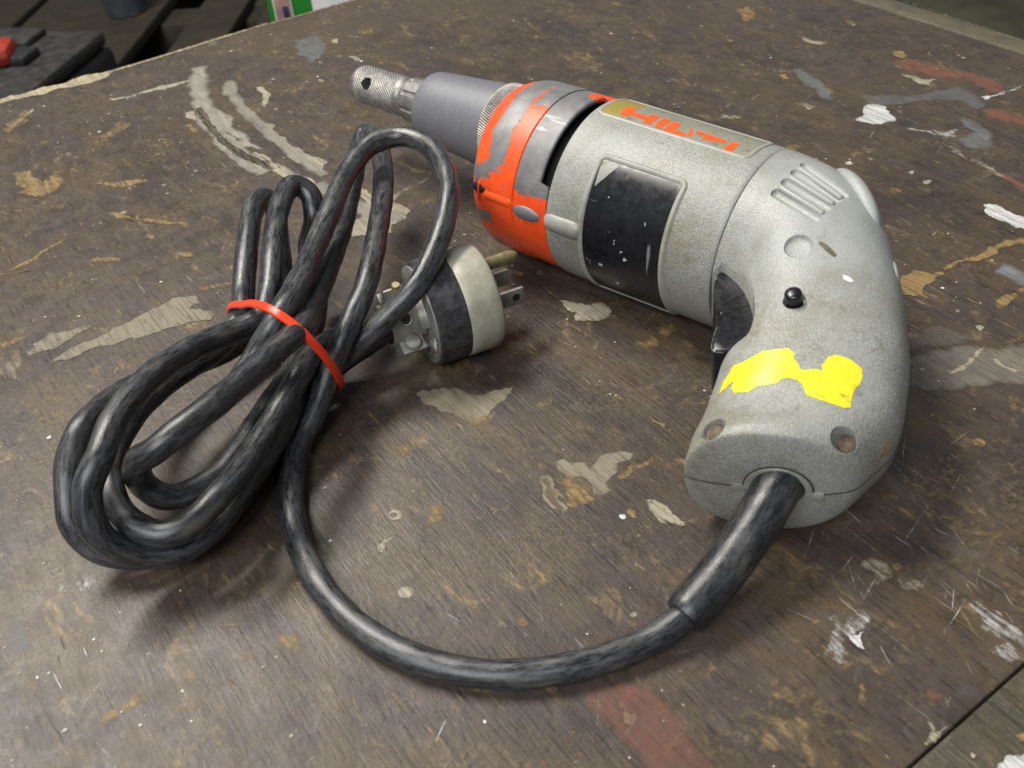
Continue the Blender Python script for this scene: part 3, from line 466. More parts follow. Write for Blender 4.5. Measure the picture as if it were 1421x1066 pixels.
D_cord_a = [[124.6,106.9,10.0],[121.8,106.6,9.1],[119.0,106.3,8.1],[116.1,106.0,7.2],[113.2,106.0,6.4],[110.3,106.2,5.7],[107.4,106.5,5.0],[104.5,107.0,4.6],[101.6,107.6,4.3],[98.6,108.2,4.1],[95.7,109.0,4.0],[92.9,109.9,3.9],[90.0,110.9,3.9],[87.2,112.0,3.9],[84.5,113.1,3.9],[81.7,114.4,3.9],[79.1,115.7,3.9],[76.4,117.2,3.9],[73.9,118.7,3.9],[71.4,120.4,3.9],[68.9,122.2,3.9],[66.6,124.1,3.9],[64.4,126.1,3.9],[62.3,128.3,3.9],[60.3,130.5,3.9],[58.5,132.8,3.9],[56.7,135.3,3.9],[55.0,137.8,3.9],[53.5,140.3,3.9],[52.1,143.0,3.9],[50.8,145.7,3.9],[49.6,148.5,3.9],[48.6,151.3,3.9],[47.8,154.1,3.9],[47.0,157.0,3.9],[46.3,160.0,3.9],[45.8,162.9,3.9],[45.4,165.9,3.9],[45.1,168.8,3.9],[44.9,171.8,3.9],[44.9,174.8,3.9],[44.9,177.8,3.9],[45.1,180.8,3.9],[45.4,183.7,3.9],[45.7,186.7,4.0],[46.2,189.6,4.0],[46.7,192.5,4.0],[47.3,195.4,4.0],[48.0,198.3,4.0],[48.9,201.1,4.0],[49.8,204.0,4.0],[50.8,206.7,3.9],[51.9,209.4,3.9],[53.1,212.1,3.9],[54.4,214.7,3.9],[55.8,217.3,3.9],[57.2,219.8,4.0],[58.8,222.3,4.0],[60.4,224.7,4.2],[62.2,227.0,4.4],[64.1,229.2,4.8],[66.1,231.2,5.4],[68.4,232.8,6.3],[70.8,233.9,7.6],[73.2,234.9,9.2],[75.5,235.9,10.9],[77.6,237.1,12.6],[79.7,238.3,14.5],[81.8,239.4,16.3],[83.9,240.4,18.2],[86.0,241.4,20.1],[88.1,242.3,22.1],[90.2,243.1,24.0],[92.3,244.0,25.9],[94.6,245.0,27.6],[96.9,246.3,29.0],[99.2,247.7,30.3],[101.5,249.2,31.5],[103.9,250.9,32.5],[106.1,252.7,33.4],[108.3,254.7,34.2],[110.3,256.8,34.9],[112.4,259.0,35.5],[114.3,261.3,36.1],[116.2,263.6,36.6],[118.1,265.9,37.0],[120.0,268.2,37.4],[121.8,270.6,37.8],[123.6,273.0,38.2],[125.4,275.4,38.5],[127.2,277.8,38.8],[129.0,280.2,39.0],[130.7,282.7,39.2],[132.5,285.2,39.4],[134.2,287.6,39.6],[135.9,290.1,39.7],[137.5,292.6,39.9],[139.2,295.1,40.1],[140.8,297.7,40.3],[142.4,300.2,40.5],[143.9,302.8,40.6],[145.4,305.4,40.8],[146.9,308.0,40.9],[148.3,310.6,41.0],[149.7,313.3,41.0],[151.1,316.0,41.0],[152.4,318.7,40.9],[153.7,321.4,40.8],[155.0,324.1,40.7],[156.2,326.8,40.5],[157.3,329.6,40.3],[158.4,332.4,40.1],[159.3,335.2,39.8],[160.0,338.1,39.5],[160.6,341.1,39.2],[160.9,344.0,38.7],[160.7,346.9,38.1],[158.3,346.4,37.0],[156.3,344.3,36.5],[154.3,342.0,36.1],[152.5,339.6,35.9],[150.8,337.2,35.7],[149.1,334.7,35.6],[147.4,332.2,35.4],[145.8,329.7,35.3],[144.1,327.2,35.3],[142.4,324.7,35.2],[140.8,322.2,35.1],[139.0,319.8,35.0],[137.3,317.3,34.9],[135.6,314.9,34.7],[133.9,312.4,34.6],[132.1,310.0,34.5],[130.4,307.5,34.4],[128.6,305.1,34.3],[126.9,302.7,34.2],[125.1,300.3,34.1],[123.3,297.8,34.0],[121.5,295.4,34.0],[119.7,293.1,33.9],[117.8,290.7,33.8],[116.0,288.3,33.8],[114.1,286.0,33.7],[112.2,283.6,33.7],[110.3,281.3,33.6],[108.4,278.9,33.7],[106.5,276.6,33.7],[104.7,274.3,33.8],[102.8,271.9,34.0],[100.9,269.6,34.2],[99.0,267.2,34.4],[97.2,264.9,34.6],[95.3,262.5,34.9],[93.4,260.2,35.2],[91.6,257.9,35.6],[89.7,255.5,36.0],[87.9,253.1,36.4],[86.1,250.8,36.9],[84.4,248.4,37.5],[82.7,246.0,38.2],[81.1,243.6,39.0],[79.4,241.2,39.8],[77.5,239.0,40.6],[75.4,236.9,41.3],[73.1,235.1,41.8],[70.4,233.7,42.0],[67.7,232.4,42.2],[65.0,230.9,42.4],[62.5,229.3,42.8],[60.1,227.6,43.3],[57.7,225.9,43.8],[55.3,224.1,44.3],[53.0,222.3,44.9],[50.5,220.6,45.4],[48.0,219.0,45.8],[45.4,217.5,46.2],[42.8,216.1,46.5],[40.1,214.7,46.8],[37.4,213.5,47.0],[34.6,212.5,47.0],[31.7,211.6,46.8],[28.8,211.1,46.3],[25.8,210.8,45.6],[23.1,211.0,44.5],[20.8,212.2,42.9],[19.3,214.2,41.2],[18.4,216.3,39.2],[17.7,218.1,36.9],[17.1,219.6,34.4],[16.8,221.1,31.8],[16.7,222.3,29.1],[16.8,223.4,26.3],[17.3,223.8,23.4],[18.4,223.1,20.8],[20.1,222.1,18.6],[22.6,221.4,17.2],[25.4,220.9,16.6],[28.3,220.8,16.3],[31.1,221.1,15.9],[34.0,221.7,15.7],[36.8,222.6,15.5],[39.4,223.9,15.4],[41.9,225.4,15.3],[44.3,227.2,15.1],[46.6,229.0,15.0],[48.9,231.0,14.9],[51.1,232.9,14.8],[53.3,235.0,14.7],[55.5,237.0,14.6],[57.7,239.0,14.4],[59.9,241.1,14.3],[62.1,243.1,14.1],[64.3,245.1,13.9],[66.6,247.1,13.7],[68.9,249.0,13.6],[71.2,251.0,13.4],[73.5,252.9,13.3],[75.7,254.9,13.2],[77.9,257.0,13.2],[80.1,259.0,13.2],[82.3,261.1,13.2],[84.4,263.2,13.2],[86.5,265.4,13.2],[88.5,267.5,13.3],[90.6,269.7,13.4],[92.5,272.0,13.5],[94.5,274.2,13.7],[96.3,276.6,14.0],[98.0,279.0,14.3],[99.6,281.5,14.8],[100.9,284.1,15.3],[102.1,286.8,16.0],[103.2,289.4,16.9],[104.3,292.0,17.9],[105.4,294.5,19.0],[106.4,297.1,20.2],[107.3,299.5,21.7],[108.2,301.7,23.5],[109.4,303.1,25.8],[110.5,303.1,28.6],[111.6,302.5,31.3],[112.6,301.9,34.1],[113.7,302.3,36.8],[114.8,303.8,39.1],[115.8,305.8,41.1],[115.9,307.9,43.3],[114.8,310.0,45.1],[112.6,311.3,46.5],[110.0,310.1,47.2],[107.8,308.1,47.4],[105.8,305.9,47.4],[103.9,303.6,47.3],[102.0,301.2,47.2],[100.3,298.8,47.0],[98.6,296.4,46.7],[97.0,293.8,46.4],[95.4,291.3,46.1],[93.9,288.8,45.7],[92.3,286.2,45.3],[90.8,283.6,44.9],[89.3,281.1,44.4],[87.8,278.6,43.9],[86.3,276.0,43.3],[84.8,273.5,42.6],[83.3,271.0,41.8],[81.8,268.6,40.9],[80.2,266.2,40.0],[78.4,264.0,39.0],[76.5,262.0,37.8],[74.4,260.2,36.7],[71.9,258.8,35.9],[69.0,258.2,35.5],[66.0,258.1,35.6],[63.1,257.7,35.9],[60.2,256.9,36.5],[57.5,256.0,37.3],[54.7,255.1,38.1],[52.0,254.0,38.9],[49.4,252.9,39.7],[46.8,251.6,40.5],[44.3,250.1,41.2],[41.8,248.6,41.9],[39.3,247.0,42.6],[36.9,245.4,43.3],[34.5,243.6,43.8],[32.2,241.8,44.3],[29.9,239.9,44.7],[27.6,237.9,45.1],[25.4,235.9,45.4],[23.2,233.9,45.7],[21.1,231.8,45.9],[19.0,229.6,45.9],[16.9,227.4,45.8],[15.1,225.1,45.6],[13.2,222.7,45.1],[11.3,220.4,44.4],[9.3,218.5,43.4],[7.0,217.1,41.9],[4.9,216.1,40.0],[3.2,215.1,37.7],[2.1,214.1,35.1],[1.2,213.1,32.3],[0.8,212.2,29.5],[0.9,211.3,26.6],[1.6,210.6,23.7],[2.8,210.1,21.0],[4.3,209.4,18.5],[6.3,208.8,16.3],[8.6,208.1,14.4],[11.2,207.5,12.9],[13.9,207.0,11.7],[16.9,206.7,11.0],[19.9,206.8,10.6],[22.9,207.2,10.5],[25.9,208.0,10.6],[28.7,209.1,10.7],[31.4,210.4,10.8],[34.1,211.9,11.0],[36.7,213.5,11.1],[39.2,215.2,11.3],[41.7,216.9,11.5],[44.2,218.6,11.6],[46.6,220.4,11.7],[49.1,222.2,11.8],[51.4,224.0,11.9],[53.8,225.9,12.0],[56.1,227.9,12.1],[58.4,229.8,12.2],[60.6,231.9,12.3],[62.8,233.9,12.4],[65.0,235.9,12.6],[67.3,238.0,12.7],[69.5,240.0,12.8],[71.8,241.9,12.8],[74.2,243.7,12.8],[76.7,245.3,12.9],[79.4,246.7,13.0],[82.2,247.6,13.4],[85.1,247.8,14.0],[87.9,247.4,15.0],[90.6,246.7,16.3],[93.2,246.1,17.7],[95.7,245.5,19.3],[98.1,244.7,21.0],[100.3,243.8,22.8],[102.6,243.0,24.6],[104.9,242.2,26.5],[107.2,241.6,28.2],[109.6,241.1,29.9],[112.1,240.6,31.6],[114.6,240.2,33.2],[117.1,240.1,34.8],[119.7,240.4,36.3],[122.3,241.1,37.6],[124.8,242.3,38.9],[127.2,243.6,40.0],[129.6,245.1,41.1],[131.9,246.8,42.1],[134.2,248.5,43.1],[136.4,250.3,44.1],[138.5,252.1,45.0],[140.7,254.0,46.0],[142.7,256.0,47.0],[144.7,258.0,48.0],[146.6,260.2,48.9],[148.4,262.4,49.8],[150.0,264.8,50.6],[151.5,267.4,51.2],[152.8,270.0,51.8],[154.0,272.7,52.3],[155.0,275.5,52.7],[156.0,278.3,53.1],[156.8,281.2,53.4],[157.5,284.1,53.7],[157.9,287.1,54.1],[158.0,290.0,54.4],[157.8,293.0,54.6],[157.2,296.0,54.8],[156.3,298.8,54.9],[154.8,301.5,55.0],[152.7,303.6,54.9],[150.2,305.1,54.8],[147.4,306.1,54.5],[144.4,306.5,54.2],[141.5,306.1,53.8],[138.7,305.2,53.2],[136.0,303.9,52.7],[133.5,302.3,52.1],[131.1,300.7,51.6],[128.7,299.0,51.1],[126.3,297.1,50.6],[124.1,295.2,50.2],[122.0,293.1,49.7],[119.9,291.0,49.3],[117.8,288.8,48.9],[115.8,286.7,48.5],[113.7,284.6,48.0],[111.6,282.6,47.5],[109.4,280.5,46.9],[107.3,278.5,46.4],[105.2,276.4,45.8],[103.1,274.3,45.4],[101.1,272.1,45.2],[99.1,269.9,45.1],[97.1,267.7,45.1],[95.2,265.4,45.1],[93.3,263.1,45.2],[91.3,260.8,45.3],[89.4,258.6,45.4],[87.4,256.3,45.5],[85.4,254.2,45.5],[83.2,252.1,45.4],[81.1,250.0,45.3],[78.8,248.0,45.1],[76.5,246.1,44.8],[74.1,244.5,44.2],[71.7,243.2,43.0],[69.5,242.9,41.1],[67.5,243.2,38.9],[65.5,243.4,36.7],[63.2,243.1,34.7],[60.9,242.7,32.9],[58.5,242.2,31.2],[56.1,241.6,29.5],[53.6,241.0,28.0]]
D_cord_b = [[118.9,247.9,18.0],[116.6,249.7,17.1],[114.1,250.8,16.1],[111.2,251.4,15.2],[108.4,251.7,14.4],[105.5,252.0,13.5],[102.7,252.3,12.6],[99.9,252.7,11.6],[97.2,253.4,10.4],[94.6,254.2,9.1],[91.9,254.8,7.9],[89.1,254.8,6.9],[86.2,254.4,6.1],[83.4,253.6,5.5],[80.6,252.6,5.0],[77.9,251.2,4.7],[75.4,249.7,4.4],[72.9,248.0,4.3],[70.5,246.3,4.2],[68.1,244.4,4.1],[65.7,242.5,4.1],[63.4,240.7,4.1],[61.1,238.8,4.0],[58.7,236.9,4.0],[56.3,235.1,4.0],[53.9,233.3,4.0],[51.5,231.5,4.0],[49.1,229.7,3.9],[46.6,228.0,3.9],[44.2,226.2,3.9],[41.8,224.5,3.9],[39.3,222.8,3.9],[36.7,221.2,4.0],[34.1,219.7,4.0],[31.4,218.3,4.0],[28.7,217.2,4.0],[25.8,216.2,4.0],[22.9,215.4,4.1],[20.0,214.8,4.3],[17.1,214.3,4.8],[14.2,214.2,5.6],[11.3,214.4,6.5],[8.6,215.0,7.5],[5.9,215.9,8.4],[3.4,217.5,9.1],[1.2,219.4,9.9],[-0.7,221.2,11.3],[-2.2,222.8,13.4],[-3.2,224.2,15.8],[-3.7,225.9,18.3],[-3.4,227.7,20.7],[-2.5,229.5,22.9],[-1.5,231.4,25.0],[-0.4,233.5,26.8],[0.8,235.6,28.5],[2.2,237.8,30.0],[3.9,239.8,31.5],[5.9,241.3,33.2],[8.0,242.9,34.6],[10.2,244.9,35.0],[12.2,247.1,34.7],[14.0,249.4,33.9],[15.8,251.6,33.0],[17.5,253.9,32.0],[19.3,256.0,31.0],[21.1,258.2,29.9],[23.0,260.3,28.8],[24.8,262.4,27.6],[26.6,264.5,26.4],[28.4,266.5,25.1],[30.3,268.4,23.9],[32.4,270.2,22.6],[34.6,271.8,21.4],[36.9,273.3,20.2],[39.3,274.6,18.9],[41.8,275.7,17.7],[44.4,276.8,16.6],[47.1,277.8,15.6],[49.8,278.7,14.8],[52.6,279.5,14.1],[55.5,280.1,13.6],[58.4,280.7,13.1],[61.3,281.2,12.8],[64.3,281.9,12.4],[67.1,282.7,12.2],[70.0,283.6,11.9],[72.8,284.6,11.6],[75.6,285.5,11.3],[78.5,286.6,11.1],[81.3,287.6,10.8],[84.0,288.8,10.7],[86.8,290.0,10.6],[89.4,291.5,10.8],[91.8,293.1,11.2],[93.8,295.2,12.1],[95.1,297.5,13.5],[95.9,299.9,15.1],[96.6,302.3,16.7],[97.7,304.7,18.2],[98.9,307.1,19.6],[100.1,309.5,21.0],[101.3,311.9,22.4],[102.5,314.2,23.8],[103.6,316.6,25.3],[104.7,318.8,27.0],[105.7,320.8,28.9],[106.6,322.5,31.3],[106.9,323.7,34.0],[106.2,324.7,36.7],[104.3,324.2,38.9],[102.2,322.3,39.9],[100.2,320.1,40.5],[98.3,317.9,40.9],[96.5,315.5,41.0],[94.8,313.0,41.0],[93.2,310.4,40.8],[91.7,307.8,40.6],[90.2,305.3,40.3],[88.7,302.7,40.0],[87.2,300.1,39.6],[85.6,297.6,39.0],[84.1,295.1,38.3],[82.6,292.7,37.5],[81.1,290.2,36.6],[79.5,287.8,35.6],[78.0,285.5,34.5],[76.5,283.2,33.3],[75.0,281.0,31.9],[73.7,279.2,29.9],[72.2,277.5,27.9],[70.1,275.8,26.7],[67.7,274.0,26.0],[65.3,272.4,25.5],[62.8,270.8,25.2],[60.2,269.3,25.1],[57.5,267.8,25.0],[54.8,266.5,25.1],[52.1,265.4,25.4],[49.3,264.2,25.7],[46.6,263.1,26.1],[43.9,261.9,26.5],[41.2,260.5,26.9],[38.6,259.0,27.2],[36.1,257.4,27.6],[33.7,255.7,28.0],[31.3,254.0,28.3],[28.9,252.1,28.7],[26.6,250.2,28.9],[24.4,248.3,29.1],[22.2,246.3,29.1],[20.0,244.2,28.9],[18.0,242.0,28.7],[16.1,239.8,28.4],[14.3,237.4,28.2],[12.8,234.8,28.0],[11.5,232.1,27.9],[10.4,229.4,27.8],[9.5,226.5,27.6],[8.8,223.7,27.1],[8.4,220.9,26.1],[8.4,218.2,24.8],[8.9,215.5,23.6],[9.7,212.8,22.8],[10.9,210.1,22.2],[12.4,207.6,21.7],[14.4,205.5,21.3],[17.0,204.0,21.2],[19.9,203.4,21.2],[22.8,203.6,21.4],[25.7,204.3,21.7],[28.4,205.4,22.0],[31.1,206.7,22.2],[33.7,208.2,22.2],[36.1,209.9,21.9],[38.4,211.7,21.5],[40.7,213.6,21.0],[42.9,215.5,20.6],[45.2,217.4,20.3],[47.5,219.3,20.2],[49.8,221.2,20.1],[52.1,223.2,20.1],[54.4,225.1,20.1],[56.7,227.0,20.2],[59.0,228.9,20.4],[61.4,230.8,20.6],[63.8,232.6,21.0],[66.2,234.3,21.6],[68.6,236.0,22.2],[71.0,237.8,22.6],[73.4,239.7,22.9],[75.7,241.6,22.9],[77.9,243.6,22.6],[80.1,245.6,22.3],[82.4,247.6,21.9],[84.7,249.5,21.4],[87.0,251.3,20.8],[89.4,253.0,19.9],[91.8,254.6,19.0],[94.3,256.1,18.0]]
D_tie = [[85.97,237.96,15.1],[86.12,238.4,14.39],[86.25,238.86,13.71],[86.39,239.33,13.03],[86.51,239.82,12.36],[86.62,240.32,11.71],[86.72,240.84,11.07],[86.82,241.37,10.45],[86.91,241.91,9.83],[86.98,242.48,9.24],[87.05,243.05,8.65],[87.11,243.65,8.08],[87.16,244.26,7.53],[87.19,244.88,7.0],[87.22,245.52,6.48],[87.23,246.18,5.98],[87.23,246.85,5.51],[87.22,247.53,5.05],[87.2,248.23,4.62],[87.17,248.94,4.21],[87.12,249.67,3.81],[87.07,250.4,3.44],[87.01,251.14,3.09],[86.93,251.9,2.77],[86.83,252.67,2.49],[86.7,253.45,2.26],[86.55,254.25,2.1],[86.38,255.05,2.0],[86.19,255.85,1.93],[85.99,256.64,1.9],[85.79,257.43,1.89],[85.58,258.21,1.89],[85.37,258.98,1.91],[85.16,259.75,1.93],[84.94,260.51,1.96],[84.73,261.27,2.0],[84.51,262.03,2.04],[84.29,262.78,2.1],[84.07,263.54,2.15],[83.84,264.29,2.21],[83.62,265.05,2.27],[83.39,265.82,2.33],[83.16,266.59,2.4],[82.93,267.37,2.46],[82.69,268.17,2.53],[82.45,268.97,2.6],[82.2,269.79,2.68],[81.95,270.62,2.77],[81.69,271.47,2.87],[81.42,272.33,2.98],[81.13,273.21,3.11],[80.84,274.11,3.25],[80.54,275.02,3.42],[80.22,275.94,3.61],[79.89,276.87,3.82],[79.55,277.81,4.07],[79.19,278.76,4.35],[78.82,279.72,4.67],[78.43,280.68,5.02],[78.03,281.64,5.41],[77.61,282.62,5.83],[77.17,283.61,6.28],[76.72,284.62,6.76],[76.26,285.61,7.3],[75.78,286.54,7.91],[75.29,287.36,8.62],[74.81,288.0,9.44],[74.34,288.43,10.38],[73.9,288.64,11.4],[73.49,288.65,12.49],[73.1,288.51,13.61],[72.74,288.27,14.72],[72.4,287.99,15.82],[72.08,287.68,16.89],[71.78,287.35,17.93],[71.48,287.0,18.95],[71.21,286.62,19.94],[70.95,286.21,20.91],[70.72,285.76,21.85],[70.5,285.28,22.77],[70.3,284.77,23.65],[70.12,284.24,24.51],[69.95,283.67,25.34],[69.81,283.09,26.13],[69.68,282.48,26.9],[69.57,281.86,27.63],[69.47,281.22,28.33],[69.39,280.57,29.0],[69.33,279.91,29.64],[69.28,279.24,30.24],[69.24,278.56,30.82],[69.22,277.88,31.36],[69.2,277.19,31.88],[69.2,276.51,32.36],[69.21,275.83,32.82],[69.22,275.15,33.26],[69.24,274.48,33.67],[69.27,273.82,34.07],[69.3,273.17,34.44],[69.34,272.52,34.8],[69.38,271.89,35.14],[69.42,271.26,35.47],[69.46,270.65,35.79],[69.5,270.05,36.1],[69.55,269.45,36.41],[69.59,268.87,36.71],[69.63,268.29,37.01],[69.67,267.72,37.3],[69.7,267.15,37.6],[69.74,266.59,37.91],[69.77,266.04,38.21],[69.8,265.48,38.53],[69.83,264.92,38.85],[69.85,264.36,39.17],[69.88,263.79,39.51],[69.9,263.22,39.85],[69.92,262.64,40.21],[69.94,262.04,40.57],[69.96,261.43,40.94],[69.99,260.81,41.32],[70.01,260.16,41.71],[70.04,259.5,42.1],[70.07,258.81,42.5],[70.11,258.09,42.91],[70.15,257.36,43.31],[70.2,256.59,43.72],[70.26,255.79,44.12],[70.33,254.96,44.51],[70.42,254.1,44.89],[70.51,253.21,45.26],[70.62,252.29,45.61],[70.75,251.34,45.95],[70.89,250.36,46.26],[71.05,249.34,46.55],[71.23,248.29,46.83],[71.42,247.21,47.08],[71.64,246.1,47.28],[71.89,244.99,47.41],[72.17,243.89,47.44],[72.48,242.82,47.37],[72.82,241.79,47.19],[73.18,240.8,46.92],[73.57,239.83,46.59],[73.97,238.89,46.2],[74.38,237.96,45.76],[74.8,237.07,45.26],[75.24,236.23,44.69],[75.69,235.47,44.04],[76.15,234.83,43.28],[76.61,234.3,42.43],[77.07,233.9,41.5],[77.52,233.6,40.51],[77.96,233.38,39.5],[78.39,233.2,38.49],[78.81,233.06,37.49],[79.21,232.94,36.49],[79.61,232.86,35.5],[79.99,232.81,34.53],[80.37,232.79,33.55],[80.72,232.81,32.59],[81.07,232.86,31.63],[81.41,232.94,30.69],[81.73,233.05,29.76],[82.04,233.18,28.84],[82.35,233.33,27.93],[82.64,233.51,27.04],[82.92,233.7,26.16],[83.19,233.9,25.3],[83.45,234.12,24.44],[83.71,234.36,23.6],[83.95,234.61,22.78],[84.19,234.87,21.96],[84.42,235.15,21.15],[84.65,235.44,20.36],[84.87,235.74,19.57],[85.07,236.06,18.8],[85.27,236.39,18.03],[85.46,236.75,17.28],[85.64,237.13,16.54],[85.81,237.53,15.81]]
D_tie_n = [0.9078,0.2412,0.3431]
D_cam = [[0.8114362968465642,0.41706953630764665,-0.40941926926325706],[-0.5813175144295585,0.5036364093523749,-0.6390777062236542],[-0.06034139190783397,0.7565734393030011,0.651118689152641]]
# ---- grip housing: sections between an inner edge (trigger side) and an outer edge (back), drill-local millimetres ----
GRIP = [  # inner (t,s), outer (t,s), half thickness, exponent
 ((-10.6, 32.4), (-10.6, -32.4), 32.4, 2.0),
 ((-13.0, 32.6), (-20.5, -30.8), 32.4, 2.0),
 ((-15.5, 33.0), (-31.5, -28.0), 32.0, 2.0),
 ((-18.0, 34.0), (-43.0, -21.0), 31.2, 2.1),
 ((-20.5, 36.0), (-52.5,  -9.0), 30.0, 2.2),
 ((-23.0, 39.5), (-60.0,   2.5), 28.2, 2.3),
 ((-26.0, 44.0), (-66.7,  13.0), 26.5, 2.4),
 ((-28.5, 50.0), (-72.7,  24.0), 25.0, 2.4),
 ((-30.0, 57.0), (-78.2,  35.0), 23.6, 2.5),
 ((-33.0, 65.0), (-82.3,  46.0), 22.4, 2.5),
 ((-35.8, 74.0), (-85.4,  56.0), 21.4, 2.5),
 ((-38.2, 83.0), (-86.2,  63.5), 20.4, 2.4),
 ((-39.5, 90.0), (-85.2,  69.0), 20.3, 2.4),
 ((-41.2, 95.2), (-84.2,  74.4), 21.4, 2.3),
 ((-42.0, 97.6), (-83.4,  77.6), 21.2, 2.3),
 ((-43.8, 98.9), (-81.6,  80.6), 19.8, 2.3),
 ((-50.2, 97.2), (-77.0,  84.6), 13.0, 2.2),
]
def grip_mesh(nsub=5, na=72):
    sec = np.array([[i[0], i[1], o[0], o[1], hh, ex] for i, o, hh, ex in GRIP], float)
    n = len(sec); rows = []
    for k in range(n-1):
        p0, p1, p2, p3 = sec[max(k-1, 0)], sec[k], sec[k+1], sec[min(k+2, n-1)]
        for j in range(nsub):
            u = j/nsub
            rows.append(0.5*((2*p1)+(p2-p0)*u+(2*p0-5*p1+4*p2-p3)*u*u+(3*p1-p0-3*p2+p3)*u**3))
    rows.append(sec[-1])
    V = []
    for r in rows:
        I, Q, hh, ex = r[0:2], r[2:4], r[4], r[5]
        c = (I+Q)/2; e = (I-Q)/2
        for a in range(na):
            an = 2*math.pi*a/na
            cx, sx = math.cos(an), math.sin(an)
            cx = math.copysign(abs(cx)**(2/ex), cx); sx = math.copysign(abs(sx)**(2/ex), sx)
            V.append((c[0]+e[0]*cx, c[1]+e[1]*cx, hh*sx))
    F = []
    for k in range(len(rows)-1):
        for a in range(na):
            b = (a+1) % na
            F.append((k*na+a, k*na+b, (k+1)*na+b, (k+1)*na+a))
    F.append(tuple(reversed(range(na))))
    F.append(tuple(range((len(rows)-1)*na, len(rows)*na)))
    return V, F
# ------------------------------------------------------------------ setting: floor and workbench
fl = mk('floor', [(-4, -4, -0.6), (6, -4, -0.6), (6, 8, -0.6), (-4, 8, -0.6)], [(0, 1, 2, 3)], 'shop_floor', scale=1, smooth=False)
tag(fl, kind='structure')

bench = empty('workbench', Matrix.Translation((0.1, 0.2, 0)))
tag(bench, 'worn brown painted wooden workbench top splashed with old paint', 'workbench')
def bpart(name, V, F, mat, **k): return mk(name, V, F, mat, bench, True, scale=1, **k)
top = bpart('tabletop_panel', *boxm((-0.05, (0.0472+0.595)/2, -0.009), 1.099, 0.595-0.0472, 0.018, 0, 0.0008), 'table_paint', ang=30)
bpart('front_board', *boxm((-0.0325, -0.0530, -0.0094), 1.10, 0.1995, 0.018, 0, 0.0008), 'board_paint', ang=30)
bpart('edge_strip', *boxm((0.509, (0.0475+0.595)/2, -0.0088), 0.0165, 0.595-0.0475, 0.018, 0, 0.0015), 'strip_paint', ang=30)
bpart('under_frame', *boxm((-0.04, 0.24, -0.060), 1.00, 0.60, 0.080, 0, 0.002), 'bench_leg')
for x in (-0.5, 0.44):
    for y in (-0.05, 0.50):
        bpart('leg', *boxm((x, y, -0.35), 0.07, 0.07, 0.498, 0, 0.003), 'bench_leg')

SCOL = {'tan': (0.235, 0.205, 0.145), 'cream': (0.38, 0.34, 0.25), 'ochre': (0.29, 0.19, 0.068), 'brown': (0.12, 0.075, 0.045), 'white': (0.66, 0.66, 0.64),
        'pale': (0.28, 0.265, 0.22), 'grey': (0.165, 0.175, 0.175), 'red': (0.25, 0.105, 0.070), 'edge': (0.42, 0.37, 0.23)}
def flat_mesh(name, polys, z0, smat='stain'):
    V, F, C = [], [], []
    for i, (outline, c, dens) in enumerate(polys):
        v, f = poly_tris(outline, 3.5); o = len(V)
        ob_ = [(round(x, 4), round(y, 4)) for x, y in outline]; edge = set(ob_)
        seg = np.array(outline); seg2 = np.roll(seg, -1, 0); dd = seg2-seg; l2 = (dd**2).sum(1)+1e-9
        for x, y in v:
            u = np.clip((((x, y)-seg)*dd).sum(1)/l2, 0, 1); q = seg+dd*u[:, None]; ds = math.sqrt(((q-(x, y))**2).sum(1).min())
            C.append((*c, dens*(min(1, ds/1.3) if smat == 'stain_soft' else 1 if dens < 0.01 else (dens-0.22*(1-min(1, ds/0.8)))/dens)))
        V += [(x, y, z0) for x, y in v]; F += [tuple(q+o for q in t) for t in f]
    ob = mk(name, V, F, smat, top, True, smooth=False, attrs={'col': ('FLOAT_COLOR', C)})
    return ob
PARENT_INV[top.name] = Matrix()
for i, (cn, dens, poly) in enumerate(D_stains):
    ob = flat_mesh('paint_stain', [(fractal(poly, 4, 0.17), SCOL[cn], min(1.0, dens+0.12))], 0.10+0.006*(i % 24), 'stain_soft' if cn in ('pale', 'red', 'grey') else 'stain')

# long curved scuff at the far left, thin tan wear along the back edge
def band(ctr, wd, c, dens, z, smat):
    P = [Vector(p) for p in ctr]; up, dn = [], []
    for i, p in enumerate(P):
        t = (P[min(i+1, len(P)-1)]-P[max(i-1, 0)]).normalized(); nn = Vector((-t.y, t.x)); k = wd*(0.75+0.5*rnd.random())/2
        up.append(tuple(p+nn*k)); dn.append(tuple(p-nn*k))
    flat_mesh('paint_scuff', [(fractal(up+dn[::-1], 3, 0.10), c, dens)], z, smat)
for cn, wd, dens, smat, ctr in D_bands: band(ctr, wd, SCOL[cn], dens, 0.27, smat)

def sliver(x, y, ang, L, W, r):
    c, s = math.cos(ang), math.sin(ang); pts = []
    n = 5
    up, dn = [], []
    for k in range(n+1):
        u = (k/n-0.5)*L; ww = W*(1-abs(2*k/n-1)**2)*r.uniform(0.4, 1.0)+0.02
        o = r.uniform(-0.25, 0.25)*W
        up.append((u, ww/2+o)); dn.append((u, -ww/2+o))
    pts = up+dn[::-1]
    return [(x+a*c-b*s, y+a*s+b*c) for a, b in pts]
r2 = random.Random(5)
V, F, C = [], [], []
def add_poly(P, c, dens, z):
    o = len(V); n = len(P)//2
    V.extend((x, y, z) for x, y in P); C.extend([(*c, dens)]*len(P))
    for k in range(n-1): F.append((o+k, o+k+1, o+2*n-2-k, o+2*n-1-k))
def jit(c, r, k=0.25): f = r.uniform(1-k, 1+k); return tuple(min(1, x*f) for x in c)
